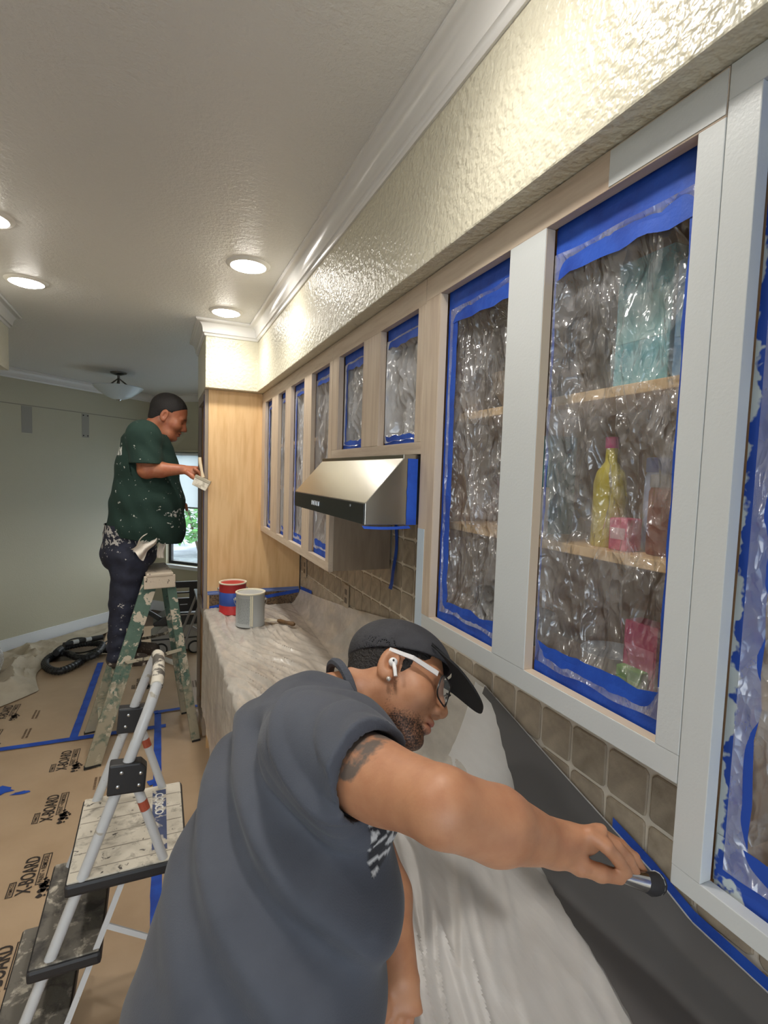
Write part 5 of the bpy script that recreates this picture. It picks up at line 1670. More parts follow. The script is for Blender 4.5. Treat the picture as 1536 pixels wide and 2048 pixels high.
# finger chains: index .. little, knuckle -> middle -> tip (they close on the brush handle)
R_F = [[at(1180, 1668, 0.646), at(1212, 1692, 0.640), at(1236, 1720, 0.648), at(1254, 1745, 0.660)],
       [at(1192, 1664, 0.660), at(1230, 1690, 0.660), at(1256, 1718, 0.668), at(1270, 1744, 0.676)],
       [at(1198, 1668, 0.676), at(1240, 1692, 0.682), at(1268, 1716, 0.688), at(1284, 1742, 0.690)],
       [at(1196, 1680, 0.690), at(1236, 1704, 0.700), at(1258, 1724, 0.704), at(1268, 1742, 0.702)]]
R_T = [at(1122, 1704, 0.644), at(1158, 1730, 0.640), at(1200, 1746, 0.645), at(1238, 1754, 0.656)]
lw, lk_ = at(803, 1960, 0.848), at(796, 2016, 0.832)
L_F = [[at(772, 2022, 0.820), at(760, 2042, 0.812), at(754, 2056, 0.815), at(764, 2064, 0.822)],
       [at(788, 2026, 0.824), at(780, 2050, 0.816), at(775, 2066, 0.818), at(786, 2070, 0.824)],
       [at(803, 2027, 0.828), at(799, 2050, 0.820), at(796, 2066, 0.820), at(804, 2070, 0.826)],
       [at(818, 2024, 0.832), at(816, 2044, 0.826), at(813, 2058, 0.824), at(818, 2066, 0.828)]]
L_T = [at(783, 1985, 0.838), at(762, 2008, 0.818), at(748, 2024, 0.806), at(735, 2040, 0.800)]


def body1(P):
    d = H1.sdf(P)
    nb = H1.w(-0.028, 0, -0.055)
    d = smin(d, rcone(P, nb, J1['neck0'], 0.060, 0.064), 0.030)
    d = smin(d, econe(P, tN[5][0], tN[3][0], (0.15, 0.080), (0.165, 0.11), tS), 0.03)
    d = smin(d, econe(P, tN[3][0], tN[0][0], (0.165, 0.11), (0.17, 0.13), tS), 0.03)
    # right arm
    d = smin(d, rcone(P, J1['rsh'], J1['relb'], 0.051, 0.040), 0.03)
    d = smin(d, ell(P, (J1['rsh'] * .5 + J1['relb'] * .5), (0.047, 0.075, 0.043), np.stack([CU, unit(J1['relb'] - J1['rsh']), unit(np.cross(CU, J1['relb'] - J1['rsh']))])), 0.02)
    d = smin(d, rcone(P, J1['relb'], J1['rfore'], 0.040, 0.0405), 0.010)
    d = smin(d, rcone(P, J1['rfore'], J1['rwr'], 0.0405, 0.0250), 0.010)
    d = smin(d, rcone(P, J1['rwr'], hw + hdir * 0.01, 0.0255, 0.0235), 0.012)
    d = smin(d, hand_sdf(P, hw, hk_, hside, None, R_F, R_T, 0.0086, 0.034, 0.014), 0.010)
    # left arm
    d = smin(d, rcone(P, J1['lsh'], J1['lelb'], 0.058, 0.044), 0.03)
    d = smin(d, rcone(P, J1['lelb'], J1['lwr'], 0.043, 0.028), 0.02)
    d = smin(d, hand_sdf(P, lw, lk_, CR, None, L_F, L_T, 0.0092, 0.040, 0.017), 0.012)
    return d


def beard1(P):
    q = H1.loc(P)
    ok = (np.abs(q[:, 1]) < 0.085) & (q[:, 2] > -0.16) & (q[:, 0] > -0.02)
    x, z = q[:, 0], q[:, 2]
    jaw = np.clip((-0.050 - z - 0.18 * (0.06 - x)) / 0.030, 0, 1) * np.clip((x - 0.000) / 0.025, 0, 1)
    side = np.clip(1 - np.abs(x - 0.012) / 0.018, 0, 1) * np.clip((0.01 - z) / 0.02, 0, 1) * 0.75
    must = np.clip(1 - np.abs(z + 0.048) / 0.010, 0, 1) * (x > 0.08) * 0.55
    b = np.maximum(np.maximum(jaw * 0.95, side * 0.8), must)
    lipz = np.clip(1 - np.abs(z + 0.066) / 0.016, 0, 1) * (x > 0.086)
    return np.where(ok, np.clip(b - lipz * 1.2, 0, 1) * 0.72, 0)


def lips1(H):
    def f(P):
        q = H.loc(P)
        return np.where((np.abs(q[:, 1]) < 0.03) & (q[:, 0] > 0.088), np.clip(1 - np.abs(q[:, 2] + 0.066) / 0.017, 0, 1) * 1.4 * np.clip(1 - np.abs(q[:, 1]) / 0.028, 0, 1), 0)
    return f


def brow(H):
    def f(P):
        q = H.loc(P); y = np.abs(q[:, 1])
        b = np.clip(1 - np.abs(q[:, 2] - 0.024 + 0.10 * np.maximum(0, y - 0.034)) / 0.006, 0, 1) * ((y > 0.014) & (y < 0.054))
        e = np.clip(1 - np.abs(q[:, 2] + 0.001) / 0.0035, 0, 1) * (np.abs(y - 0.031) < 0.013)
        return np.where(q[:, 0] > 0.055, np.maximum(b * 0.85, e * 0.8), 0)
    return f


def tattoo1(P):
    a, b = J1['rsh'], J1['relb']
    ax = unit(b - a); q = P - a.astype(F32)
    t = q @ ax.astype(F32) / np.linalg.norm(b - a)
    rad = q - np.outer(q @ ax.astype(F32), ax.astype(F32)); rl = np.linalg.norm(rad, axis=1) + 1e-6
    up = rad @ CU.astype(F32) / rl
    m = np.clip(1 - np.abs(t - 0.50) / 0.24, 0, 1) * 1.6 * np.clip((up - 0.05) / 0.4, 0, 1)
    return np.where((rl < 0.09) & (t > 0.1) & (t < 0.9), np.clip(m, 0, 1) * 0.62, 0)


man1 = thing('person', 'person in charcoal t-shirt and black cap leaning over the worktop with a brush', 'person', (0.02, 0.61, 0.0))
lo = np.array([-0.10, 0.30, 0.80]); hi = np.array([0.66, 1.22, 1.66])
sdf_obj('body', body1, lo, hi, 0.0034, mSkin, man1, attrs=[('beard', beard1), ('tattoo', tattoo1), ('lips', lips1(H1)), ('brow', brow(H1))])


# hair below the cap
def hair1(P):
    q = H1.loc(P)
    m = q.copy(); m[:, 1] = np.abs(m[:, 1])
    d = H1.sdf(P)
    sh = ell(m, (-0.012, 0, 0.030), (0.1005, 0.0795, 0.084)) * hk
    nape = ell(m, (-0.050, 0, -0.030), (0.046, 0.056, 0.058)) * hk
    sh = smin(sh, nape, 0.02)
    x, z = m[:, 0], m[:, 2]
    low = np.where(x < -0.02, -0.072 - 0.35 * (x + 0.10) - z, np.where(x < 0.012, 0.028 - z, -0.012 - z))
    front = np.where(z < 0.03, x - 0.030, x - 0.060)
    cutoff = np.maximum(low, front) * hk
    return np.maximum(sh, cutoff)


sdf_obj('hair', hair1, H1.c - 0.15, H1.c + 0.15, 0.003, mHair, man1)

# cap: crown, band, bill, button
mCap = M('charcoal_cap', (52, 52, 56), 0.9, bump=(300, 0.5, 2.0, 0.003), var=((66, 66, 70), 18.0, 0.4, 0.7))
mBill = M('black_cap_bill', (24, 24, 26), 0.85, bump=(300, 0.3, 2.0, 0.002))


def capf(P):
    q = H1.loc(P)
    m = q.copy(); m[:, 1] = np.abs(m[:, 1])
    o_ = ell(m, (-0.006, 0, 0.040), (0.112, 0.0890, 0.082))
    seam = 0.0012 * np.exp(-(m[:, 1] / 0.003) ** 2)
    i_ = ell(m, (-0.006, 0, 0.038), (0.107, 0.0840, 0.077))
    base = (0.030 + 0.24 * m[:, 0]) - m[:, 2]
    return np.maximum(np.maximum(o_ - seam, -i_), base) * hk


sdf_obj('cap', capf, H1.c - 0.17, H1.c + 0.19, 0.003, mCap, man1)
capo = [c for c in man1.children if c.name.startswith('cap')][0]


def billf(a, b, off=0.0):
    y = (a - 0.5) * 2
    edge = math.sqrt(max(0.0, 1 - (abs(y)) ** 2.6))
    x0 = 0.074 + 0.032 * (1 - 0.75 * y * y) - 0.028 * abs(y) ** 3
    x = x0 + b * 0.078 * edge
    yy = y * (0.083 - 0.006 * b)
    z = 0.054 - 0.004 * y * y - 0.36 * (x - 0.09) - 0.9 * max(0, x - 0.11) ** 1.5 + off
    return tuple(H1.w(x, yy, z))


g = G().grid(lambda a, b: billf(a, b, 0.002), 28, 12)
n0 = len(g.v)
g.grid(lambda a, b: billf(a, b, -0.003), 28, 12)
for i in range(28):                                     # close the rim
    a0 = i * 13 + 12; a1 = (i + 1) * 13 + 12
    g.f.append((a0, a1, n0 + a1, n0 + a0))
    a0 = i * 13; a1 = (i + 1) * 13
    g.f.append((a0, a1, n0 + a1, n0 + a0))
obj('bill', g, mBill, capo, smooth=True)
obj('button', G().ball(tuple(H1.w(-0.006, 0, 0.123)), 0.008, 10, 8), mCap, capo, smooth=True)

# glasses
mGlassFr = M('grey_temple', (206, 204, 204), 0.35)
mGlassDk = M('dark_rim', (40, 38, 38), 0.3)
mLensG = M('clear_lens', (210, 214, 210), 0.05, spec=0.5, alpha=0.22)
gl = obj('glasses', G().tube([H1.w(0.108, -0.012, 0.004), H1.w(0.115, 0, 0.008), H1.w(0.108, 0.012, 0.004)], 0.0018, 6), mGlassDk, man1, smooth=True)
for s_ in (1, -1):
    q = [(-0.020, 0.083, 0.024), (0.03, 0.084, 0.024), (0.084, 0.072, 0.016), (0.084, 0.072, 0.006), (0.03, 0.084, 0.015), (-0.020, 0.083, 0.017)]
    obj('temple', G().add([H1.w(x, s_ * (y + o_), z) for o_ in (0.003, 0.0) for x, y, z in q],
        [(0, 1, 4, 5), (1, 2, 3, 4), (6, 11, 10, 7), (7, 10, 9, 8), (0, 6, 7, 1), (1, 7, 8, 2), (5, 4, 10, 11), (4, 3, 9, 10), (2, 8, 9, 3), (0, 5, 11, 6)]), mGlassFr, gl)
for s_ in (1, -1):
    rimp = []
    for k in range(24):
        a = k / 24 * 6.2832
        cx, cz = math.cos(a), math.sin(a)
        yy = 0.040 + 0.031 * np.sign(cx) * abs(cx) ** 0.6; zz = -0.004 + 0.023 * np.sign(cz) * abs(cz) ** 0.6
        rimp.append(H1.w(0.112 - 0.45 * max(0, yy - 0.02) ** 1.0 * 0.9, s_ * yy, zz))
    obj('lens_rim', G().tube(rimp, 0.0016, 6, closed=True), mGlassDk, gl, smooth=True)
    obj('lens', G().add([tuple(p) for p in rimp], [tuple(range(24))]), mLensG, gl)
# earbud and earring
mPod = M('earbud_white', (240, 240, 240), 0.25)
eb = obj('earbud', G().ball(tuple(H1.w(-0.003, 0.089, -0.004)), 0.0085, 12, 8).tube([H1.w(-0.001, 0.092, -0.006), H1.w(0.006, 0.094, -0.018), H1.w(0.012, 0.093, -0.030)], [0.0042, 0.0036, 0.0034], 10), mPod, man1, smooth=True)
obj('sensor', G().ball(tuple(H1.w(-0.002, 0.0965, -0.004)), (0.0022, 0.0022, 0.0032), 8, 6), mBlackP, eb)
obj('earring', G().ball(tuple(H1.w(0.001, 0.089, -0.038)), 0.0045, 10, 8), M('gem', (230, 226, 220), 0.08, metal=0.6), man1, smooth=True)

# t-shirt
slv = at(736, 1538, 0.66); sax = unit(J1['relb'] - J1['rsh'])
lslv = J1['lsh'] + (J1['lelb'] - J1['lsh']) * 0.62


def tee1(P):
    d = None
    for (a, ra), (b, rb) in zip(tN, tN[1:]):
        q = econe(P, a, b, ra, rb, tS)
        d = q if d is None else smin(d, q, 0.05)
    # shoulders and sleeves
    d = smin(d, rcone(P, tN[5][0] + tS * 0.03, J1['rsh'], 0.072, 0.076), 0.04)
    s_ = rcone(P, J1['rsh'], slv + sax * 0.03, 0.075, 0.0605)
    d = smin(d, s_, 0.045)
    d = smin(d, rcone(P, tN[5][0] - tS * 0.03, J1['lsh'], 0.085, 0.082), 0.05)
    d = smin(d, rcone(P, J1['lsh'], lslv + unit(J1['lelb'] - J1['lsh']) * .03, 0.082, 0.066), 0.045)
    # creases
    w = 0.0
    arm = J1['rsh'] * 0.6 + slv * 0.4
    w = w + 0.010 * np.maximum(0, fold(P, arm + CU * 0.02, CU * 0.9 + sax * 0.5, sax - CU * 0.25, 105, 0.075, 0.13, 0.6))
    w = w + 0.0085 * fold(P, at(430, 1800, 0.64), CR * 0.62 + CU * 0.78, CR * 0.78 - CU * -0.62, 62, 0.16, 0.30, 1.1)
    w = w + 0.0060 * fold(P, at(700, 1800, 0.62), CR * 0.9 + CU * 0.42, CU * 0.9 - CR * 0.42, 58, 0.14, 0.25, 0.2)
    w = w + 0.0095 * fold(P, at(560, 1680, 0.66), CR * 0.5 + CU * 0.85, CR * 0.85 - CU * 0.5, 80, 0.10, 0.16, 2.0)
    w = w + 0.0022 * nz_arr(P, 22.0, 1.0)
    d = d - w.astype(F32)
    # openings: sleeves, neck, hem
    d = np.maximum(d, (P - slv.astype(F32)) @ sax.astype(F32) - 0.30 * np.clip(np.linalg.norm(P - slv.astype(F32), axis=1) - 5, 0, 1))
    arm_in = rcone(P, J1['rsh'] + sax * 0.10, J1['relb'], 0.056, 0.056)
    d = np.maximum(d, -np.maximum(arm_in, -((P - slv.astype(F32)) @ sax.astype(F32) + 0.035)))
    lax = unit(J1['lelb'] - J1['lsh'])
    near_l = np.linalg.norm(P - lslv.astype(F32), axis=1) < 0.13
    d = np.where(near_l, np.maximum(d, (P - lslv.astype(F32)) @ lax.astype(F32)), d)
    # neckline
    nd = unit(H1.w(-0.028, 0, -0.055) - J1['neck0'])
    nc = J1['neck0'] + nd * 0.035
    hd = (P - nc.astype(F32)) @ nd.astype(F32)
    near_n = np.linalg.norm(P - nc.astype(F32), axis=1) < 0.15
    d = np.where(near_n, np.maximum(d, hd), d)
    d = np.maximum(d, 0.90 - P[:, 2])
    return d


pr_c = at(768, 1585, 0.80); tF = np.array([0.993, 0.12, 0.0])


def print1(P):
    q = P - pr_c.astype(F32)
    u = q @ tS.astype(F32); z = q[:, 2]; f = q @ tF.astype(F32)
    return ((np.abs(u + 0.02) < 0.17) & (np.abs(z) < 0.04) & (f > -0.075)).astype(F32)


def print1b(P):
    q = P - pr_c.astype(F32)
    u = q @ tS.astype(F32); z = q[:, 2]
    return print1(P) * (np.abs(np.sin(u * 130 + 2.2 * np.sin(z * 120))) > 0.86)


tee = sdf_obj('tshirt', tee1, (-0.24, 0.36, 0.87), (0.62, 1.24, 1.60), 0.0045, mTee, man1, attrs=[('print', print1), ('print_lines', print1b)])
# collar band
nd = unit(H1.w(-0.028, 0, -0.055) - J1['neck0']); nc = J1['neck0'] + nd * 0.036
ca = unit(np.cross(nd, tS)); cb_ = unit(np.cross(nd, ca))
ring = [nc + ca * 0.079 * math.cos(t) + cb_ * 0.083 * math.sin(t) + nd * (0.004 * math.sin(2 * t)) for t in np.linspace(0, 6.2832, 40, endpoint=False)]
obj('collar', G().tube(ring, 0.0085, 8, closed=True), M('charcoal_rib', (74, 78, 88), 0.9, bump=(300, .4, 2)), tee, smooth=True)
# jeans down to shoes
hipc = np.array([0.055, 0.605, 0.86])
fR, fL = np.array([-0.02, 0.51, 0.10]), np.array([0.02, 0.72, 0.10])
kR, kL = np.array([0.06, 0.495, 0.47]), np.array([0.09, 0.725, 0.47])


def jean1(P):
    d = econe(P, hipc + np.array([0.015, 0, 0.06]), hipc + np.array([0, 0, -0.10]), (0.180, 0.140), (0.180, 0.140), (0, 1, 0))
    for k_, f_, s_ in ((kR, fR, -1), (kL, fL, 1)):
        q = rcone(P, hipc + np.array([0, 0.095 * s_, -0.08]), k_, 0.105, 0.075)
        q = smin(q, rcone(P, k_, f_, 0.075, 0.058), 0.03)
        d = smin(d, q, 0.03)
    d = d - (0.004 * nz_arr(P, 18, 2.0)).astype(F32)
    return np.maximum(d, 0.085 - P[:, 2])


sdf_obj('jeans', jean1, (-0.18, 0.32, 0.05), (0.30, 0.90, 1.06), 0.008, mJean, man1)
mShoe = M('worn_shoe', (70, 62, 56), 0.8, splat=((190, 182, 168), 30, 0.6, 0.66))


def shoe(P, a, fwd):
    fwd = unit(fwd)
    d = rcone(P, a + fwd * -0.02 + np.array([0, 0, 0.0]), a + fwd * 0.14 + np.array([0, 0, -0.02]), 0.050, 0.042)
    d = smin(d, rcone(P, a + np.array([0, 0, 0.05]), a, 0.046, 0.046), 0.03)
    return np.maximum(d, (a[2] - 0.055) - P[:, 2])


for f_ in (fR, fL):
    a = f_ + np.array([0.0, 0, -0.032])
    sh_ = sdf_obj('shoe', lambda P, a=a: shoe(P, a, (1, -0.1, 0)), a - 0.13, a + 0.24, 0.006, mShoe, man1)

# brush in his hand
mChrome = M('ferrule', (206, 206, 206), 0.18, metal=1.0)
b0, b1, b2, b3, b4 = at(1168, 1728, 0.668), at(1238, 1749, 0.6705), at(1290, 1764, 0.6755), at(1302, 1768, 0.6765), np.array([0.611, 0.4455, 1.3035])
r = thing('paint_brush', 'small paint brush pressed to the cabinet corner by the capped painter', 'paint brush', tuple(b0))
obj('handle', G().tube([b0, b0 + (b1 - b0) * .5, b1], [0.005, 0.0075, 0.006], 10), M('white_brush_handle', (220, 220, 216), 0.35), r, smooth=True)
obj('ferrule', G().tube([b1, b2], [0.0085, 0.0115], 12), mChrome, r, smooth=True)
bv = unit(b4 - b2)
obj('bristles', G().tube([b2, b3, b2 + (b4 - b2) * .75, b4], [0.0115, 0.014, 0.013, 0.006], 12), M('dark_bristle', (34, 32, 34), 0.7), r, smooth=True)
obj('paint_load', G().tube([b2 + (b4 - b2) * .62, b4 - bv * .001], [0.0142, 0.0078], 12), mWhite, r, smooth=True)

# ---------------------------------------------------------------- painter on the ladder
YM = 3.78


def pm(px, py, y=YM): return ony(px, py, y)


phi2 = math.radians(24)
F2 = math.cos(phi2) * np.array([1.0, -0.12, 0]) + math.sin(phi2) * np.array([0, 0, -1.0])
U2 = math.sin(phi2) * np.array([1.0, -0.12, 0]) + math.cos(phi2) * np.array([0, 0, 1.0])
S2v = np.array([-0.12, -1.0, 0.0])
k2 = 1.17
e2 = pm(329, 829, YM - 0.09)
H2 = Head(e2, F2, S2v, U2, k2)
H2 = Head(e2 - H2.S * 0.080 * k2 + H2.F * 0.012 * k2, F2, S2v, U2, k2)
LAT = np.array([0.0, 1.0, 0.0])
tM = [(pm(295, 1078), (0.225, 0.222)), (pm(294, 1050), (0.235, 0.226)), (pm(296, 1000), (0.240, 0.216)), (pm(295, 930), (0.225, 0.182)), (pm(294, 885), (0.200, 0.140)), (pm(300, 853), (0.120, 0.075))]
A2 = dict(rsh=pm(287, 872, YM - 0.20), relb=pm(293, 940, YM - 0.245), rwr=pm(362, 939, 3.53), lsh=pm(305, 872, YM + 0.20), lelb=pm(318, 955, YM + 0.24), lwr=pm(338, 1000, YM + 0.20))
h0, h1 = pm(368, 939, 3.52), pm(392, 944, 3.475)
F_2 = [[pm(389, 938, 3.455), pm(400, 945, 3.45), pm(403, 955, 3.45)], [pm(391, 941, 3.47), pm(402, 949, 3.465), pm(403, 958, 3.46)],
       [pm(391, 946, 3.49), pm(399, 955, 3.485), pm(398, 962, 3.475)], [pm(389, 950, 3.505), pm(394, 958, 3.50), pm(393, 963, 3.49)]]
T_2 = [pm(374, 945, 3.475), pm(384, 953, 3.46), pm(391, 958, 3.455)]
l0, l1 = A2['lwr'], A2['lwr'] + np.array([0.075, -0.02, -0.02])
FL2 = [[l1 + np.array([0, -0.03 + 0.02 * i, 0.0]), l1 + np.array([0.035, -0.03 + 0.02 * i, -0.012]), l1 + np.array([0.04, -0.028 + 0.02 * i, -0.045])] for i in range(4)]
TL2 = [l0 + np.array([0.02, -0.03, 0]), l0 + np.array([0.06, -0.05, -0.01]), l0 + np.array([0.09, -0.05, -0.02])]


def body2(P):
    d = H2.sdf(P, 1.05, 1.0)
    d = smin(d, rcone(P, H2.w(-0.03, 0, -0.055), tM[5][0] + np.array([0.015, 0, -0.03]), 0.072, 0.070), 0.035)
    d = smin(d, econe(P, tM[4][0], tM[2][0], (0.17, 0.10), (0.20, 0.18), LAT), 0.04)
    d = smin(d, econe(P, tM[2][0], tM[1][0] + np.array([-0.05, 0, 0.03]), (0.20, 0.18), (0.17, 0.13), LAT), 0.04)
    for a, b, c, ex in (('rsh', 'relb', 'rwr', 0), ('lsh', 'lelb', 'lwr', 1)):
        d = smin(d, rcone(P, A2[a], A2[b], 0.068, 0.052), 0.04)
        d = smin(d, rcone(P, A2[b], A2[b] + (A2[c] - A2[b]) * .4, 0.050, 0.047), 0.02)
        d = smin(d, rcone(P, A2[b] + (A2[c] - A2[b]) * .4, A2[c], 0.047, 0.031), 0.02)
    d = smin(d, hand_sdf(P, h0, h1, np.array([0, 0.6, 0.8]), None, F_2, T_2, 0.0105, 0.042, 0.018), 0.015)
    d = smin(d, hand_sdf(P, l0, l1, np.array([0, 1.0, 0.0]), None, FL2, TL2, 0.0105, 0.042, 0.018), 0.015)
    return d


def beard2(P):
    q = H2.loc(P)
    return np.where((np.abs(q[:, 1]) < 0.09) & (q[:, 0] > 0.03) & (q[:, 2] > -0.16), np.clip((-0.05 - q[:, 2]) / 0.03, 0, 1) * 0.5, 0)


man2 = thing('person', 'person in paint spotted green t-shirt and dark jeans standing on the green ladder', 'person', (pm(240, 1300)[0], YM, STEPZ))
sdf_obj('body', body2, (-0.36, 3.38, 1.26), (0.40, 4.16, 2.36), 0.0060, mSkin2, man2, attrs=[('beard', beard2), ('lips', lips1(H2)), ('brow', brow(H2)), ('tattoo', lambda P: np.zeros(len(P)))])


def hair2(P):
    q = H2.loc(P); m = q.copy(); m[:, 1] = np.abs(m[:, 1])
    sh = ell(m, (-0.014, 0, 0.040), (0.1010, 0.0840, 0.0912))
    sh = smin(sh, ell(m, (-0.055, 0, -0.020), (0.045, 0.060, 0.058)), 0.02)
    x, z = m[:, 0], m[:, 2]
    low = np.where(x < -0.025, -0.060 - 0.2 * (x + 0.10) - z, np.where(x < 0.02, 0.026 - z, 0.070 - 0.9 * (0.06 - x) - z))
    return np.maximum(np.maximum(sh, low), x - 0.078) * k2


sdf_obj('hair', hair2, H2.c - 0.17, H2.c + 0.17, 0.0050, mHair, man2)
mTee2 = M('green_tshirt', (26, 52, 44), 0.9, sheen=0.0, var=((24, 50, 42), 8.0, 0.4, 0.7), attr=[('spots', (206, 206, 198), 34.0, 1.02, 1.06), ('letters', (214, 214, 208), 0, 0, 1)], bump=(300, 0.2, 2))
mJean2 = M('spattered_jeans', (30, 32, 46), 0.85, var=((44, 48, 66), 12.0, 0.4, 0.7), attr=[('spots', (196, 192, 186), 30.0, 1.02, 1.06)], bump=(300, 0.2, 2))
sl2 = A2['relb'] + np.array([0.0, 0, 0.040]); ls2 = A2['lelb'] + np.array([0, 0, 0.05])


def tee2(P):
    d = None
    for (a, ra), (b, rb) in zip(tM, tM[1:]):
        q = econe(P, a, b, ra, rb, LAT)
        d = q if d is None else smin(d, q, 0.06)
    d = smin(d, rcone(P, tM[4][0] + np.array([0, -0.05, 0.01]), A2['rsh'], 0.09, 0.095), 0.05)
    d = smin(d, rcone(P, A2['rsh'], sl2 + np.array([0.002, 0, -0.03]), 0.094, 0.088), 0.035)
    d = smin(d, rcone(P, tM[4][0] + np.array([0, 0.05, 0.01]), A2['lsh'], 0.09, 0.09), 0.05)
    d = smin(d, rcone(P, A2['lsh'], ls2 + np.array([0, 0, -0.03]), 0.09, 0.08), 0.035)
    w = 0.010 * fold(P, pm(315, 1060, 3.55), (0.8, 0, 0.6), (0.6, 0, -0.8), 46, 0.14, 0.22, 0.5) + 0.008 * fold(P, pm(255, 1020, 3.55), (0.9, 0, 0.4), (-0.4, 0, 0.9), 55, 0.12, 0.2) \
        + 0.006 * fold(P, pm(315, 905, 3.5), (0.7, 0, 0.7), (0.7, 0, -0.7), 70, 0.08, 0.10) + 0.003 * nz_arr(P, 20, 2)
    d = d - w.astype(F32)
    near_r = (P[:, 1] < YM - 0.14) & (P[:, 0] > sl2[0] - 0.12) & (P[:, 0] < sl2[0] + 0.12) & (P[:, 2] < sl2[2] + 0.001) & (P[:, 2] > sl2[2] - 0.16)
    arm = rcone(P, A2['rsh'], sl2 + np.array([0, 0, -0.03]), 0.104, 0.098)
    cut = np.maximum(arm, P[:, 2] - sl2[2])
    core = None
    for (a, ra), (b, rb) in zip(tM, tM[1:]):
        q = econe(P, a, b, ra, rb, LAT); core = q if core is None else np.minimum(core, q)
    d = np.maximum(d, -np.maximum(cut, 0.004 - core))
    d = np.maximum(d, -np.maximum(rcone(P, A2['rsh'] + np.array([0, 0, -.10]), A2['relb'] + np.array([0, 0, -0.05]), 0.072, 0.072), np.maximum(P[:, 2] - sl2[2] - 0.04, 0.004 - core)))
    larm = np.maximum(rcone(P, A2['lsh'], ls2 + np.array([0, 0, -0.03]), 0.10, 0.095), P[:, 2] - ls2[2])
    d = np.maximum(d, -np.maximum(larm, 0.004 - core))
    hem = pm(222, 1066)[2] + (P[:, 0] - pm(222, 1066)[0]) * ((pm(362, 1084)[2] - pm(222, 1066)[2]) / (pm(362, 1084)[0] - pm(222, 1066)[0]))
    d = np.maximum(d, hem - P[:, 2])
    nk = H2.w(-0.030, 0, -0.115)
    nd_ = unit(H2.U + np.array([-0.2, 0, 0.3]))
    hd = (P - nk.astype(F32)) @ nd_.astype(F32)
    return np.where(np.linalg.norm(P - nk.astype(F32), axis=1) < 0.20, np.maximum(d, hd), d)


def spots2(P):
    zz = P[:, 2]; xx = P[:, 0]
    hem = np.clip(1 - (zz - 1.34) / 0.16, 0, 1) * np.clip(1.3 - np.abs(xx + 0.06) / 0.20, 0, 1) * 0.56
    bel = np.clip(1 - np.hypot(xx - 0.10, zz - 1.52) / 0.24, 0, 1) * 0.52
    return np.maximum(np.maximum(hem, bel), 0.345)


t2 = sdf_obj('tshirt', tee2, (-0.42, 3.36, 1.28), (0.34, 4.20, 2.24), 0.0065, mTee2, man2, attrs=[('spots', spots2), ('letters', lambda P: ((P[:, 0] < pm(246, 905)[0]) & (P[:, 2] > 1.90) & (P[:, 2] < 1.95) & (np.abs(P[:, 1] - YM) < 0.15) & (np.abs(np.sin(P[:, 1] * 75 + 1.5 * np.sin(P[:, 2] * 90))) > 0.55)).astype(F32))])
hipR, hipL = pm(262, 1115, YM - 0.10), pm(264, 1115, YM + 0.10)
knR, knL = pm(249, 1200, YM - 0.105), pm(266, 1200, YM + 0.11)
anR, anL = pm(236, 1290, YM - 0.10), pm(262, 1288, YM + 0.10)
anR[2] = STEPZ + 0.095; anL[2] = STEPZ + 0.095


def jean2(P):
    d = econe(P, pm(264, 1050), pm(260, 1110), (0.195, 0.165), (0.195, 0.160), LAT)
    d = smin(d, ell(P, pm(232, 1108), (0.085, 0.17, 0.11)), 0.04)
    for h_, k_, a_ in ((hipR, knR, anR), (hipL, knL, anL)):
        q = smin(rcone(P, h_, k_, 0.118, 0.088), rcone(P, k_, a_, 0.086, 0.070), 0.03)
        d = smin(d, q, 0.03)
    w = 0.007 * nz_arr(P * np.array([1, 1, 2.2], F32), 16, 1.0) + 0.006 * np.sin(P[:, 2] * 70 + 4 * np.sin(P[:, 0] * 9)) * np.clip(1 - (P[:, 2] - STEPZ - .1) / 0.25, 0, 1)
    d = d - w.astype(F32)
    return np.maximum(d, STEPZ + 0.045 - P[:, 2])


def jspots(P):
    return np.maximum(np.clip(1 - (1.36 - P[:, 2]) / 0.34, 0, 1) * 0.52, np.where(np.abs(P[:, 2] - 0.88) < 0.12, 0.40, 0.33))


sdf_obj('jeans', jean2, (-0.42, 3.50, 0.54), (0.16, 4.06, 1.46), 0.0070, mJean2, man2, attrs=[('spots', jspots)])
for k, a_ in enumerate((anR, anL)):
    q = a_.copy(); q[2] = STEPZ + 0.057
    s_ = sdf_obj('shoe', lambda P, q=q: shoe(P, q, (1, -0.05, 0)), q - np.array([.12, .09, .09]), q + np.array([.25, .09, .13]), 0.006, mShoe, man2)

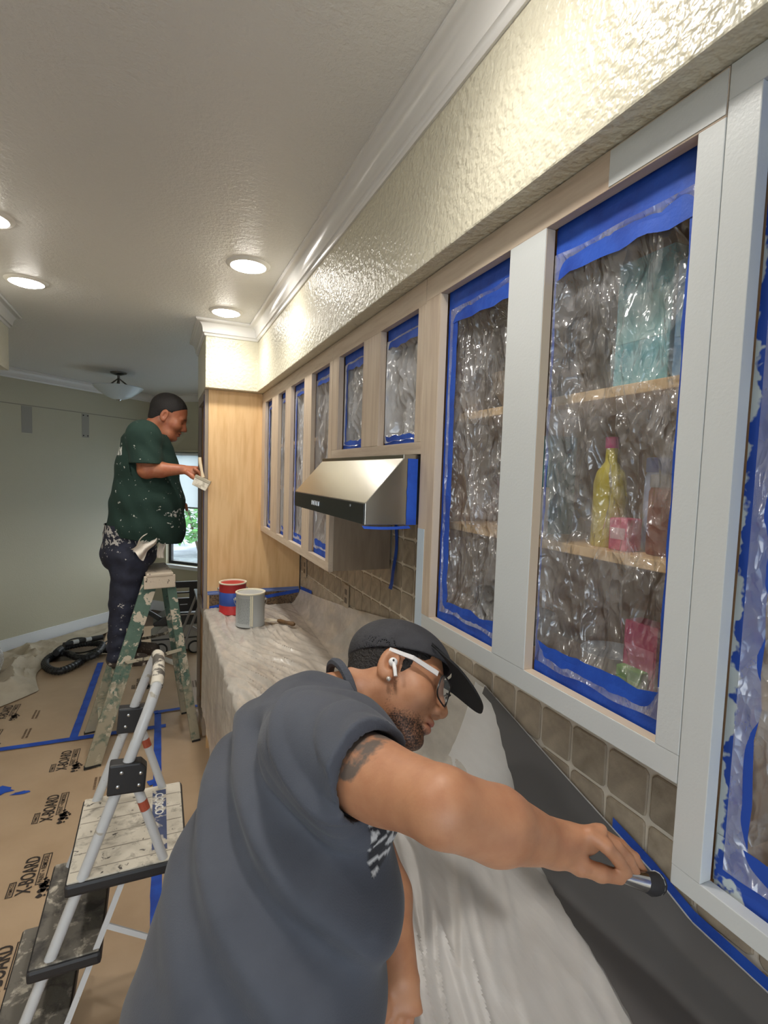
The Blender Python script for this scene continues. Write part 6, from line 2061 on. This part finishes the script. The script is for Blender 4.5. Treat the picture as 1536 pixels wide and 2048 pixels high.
# wide brush in his hand
ba = unit(CR * 0.9 - CU * 0.42); bb = unit(CR * 0.42 + CU * 0.9); bn_ = unit(np.cross(ba, bb))
bc = pm(402, 964, 3.43)
r = thing('paint_brush', 'wide white paint brush held against the pantry edge', 'paint brush', tuple(bc))
obj('bristles', G().prism([(-0.044, -0.038), (0.050, -0.040), (0.056, 0.010), (-0.046, 0.012)], bc - bn_ * 0.008, ba, bb, bn_ * 0.016), M('painted_bristle', (224, 218, 202), 0.6, var=((186, 178, 160), 30, 0.5, 0.6)), r, bevel=0.003)
obj('ferrule', G().prism([(-0.048, 0.012), (0.058, 0.010), (0.056, 0.030), (-0.046, 0.030)], bc - bn_ * 0.010, ba, bb, bn_ * 0.020), M('dull_ferrule', (196, 188, 168), 0.4, metal=0.5), r, bevel=0.002)
obj('handle', G().tube([bc + bb * 0.030, bc + bb * 0.060 - ba * 0.022, bc + bb * 0.105 - ba * 0.055, bc + bb * 0.135 - ba * 0.072], [0.012, 0.009, 0.011, 0.010], 10), M('cream_handle', (222, 204, 172), 0.5), r, smooth=True)

# cloth hanging from his pocket
def ragf(a, b):
    w = 9 + 9 * b + 3 * math.sin(b * 6)
    px = 309 - 36 * b + w * (a - 0.5) * 1.5 + 2 * math.sin(b * 9); py = 1066 + 44 * b + w * (a - 0.5) * 1.3 - 3 * math.sin(a * 6)
    yy = 3.545 - 0.022 * math.sin(a * 9 + b * 3) + 0.02 * (1 - b)
    return tuple(pm(px, py, yy))


tag(obj('pocket_rag', G().grid(ragf, 26, 26), M('white_rag', (224, 216, 204), 0.9), smooth=True), 'white cloth rag hanging from the pocket of the spattered jeans', 'rag')


def ragf2(a, b):
    px = 318 + 14 * a - 3 * b + 2 * math.sin(b * 6); py = 1070 + 46 * b
    return tuple(pm(px, py, 3.60 - 0.012 * math.sin(a * 8 + b * 2)))


tag(obj('pocket_rag', G().grid(ragf2, 10, 20), M('white_rag', (224, 216, 204), 0.9), smooth=True), 'narrow white cloth end hanging between the shirt hem and ladder top', 'rag')
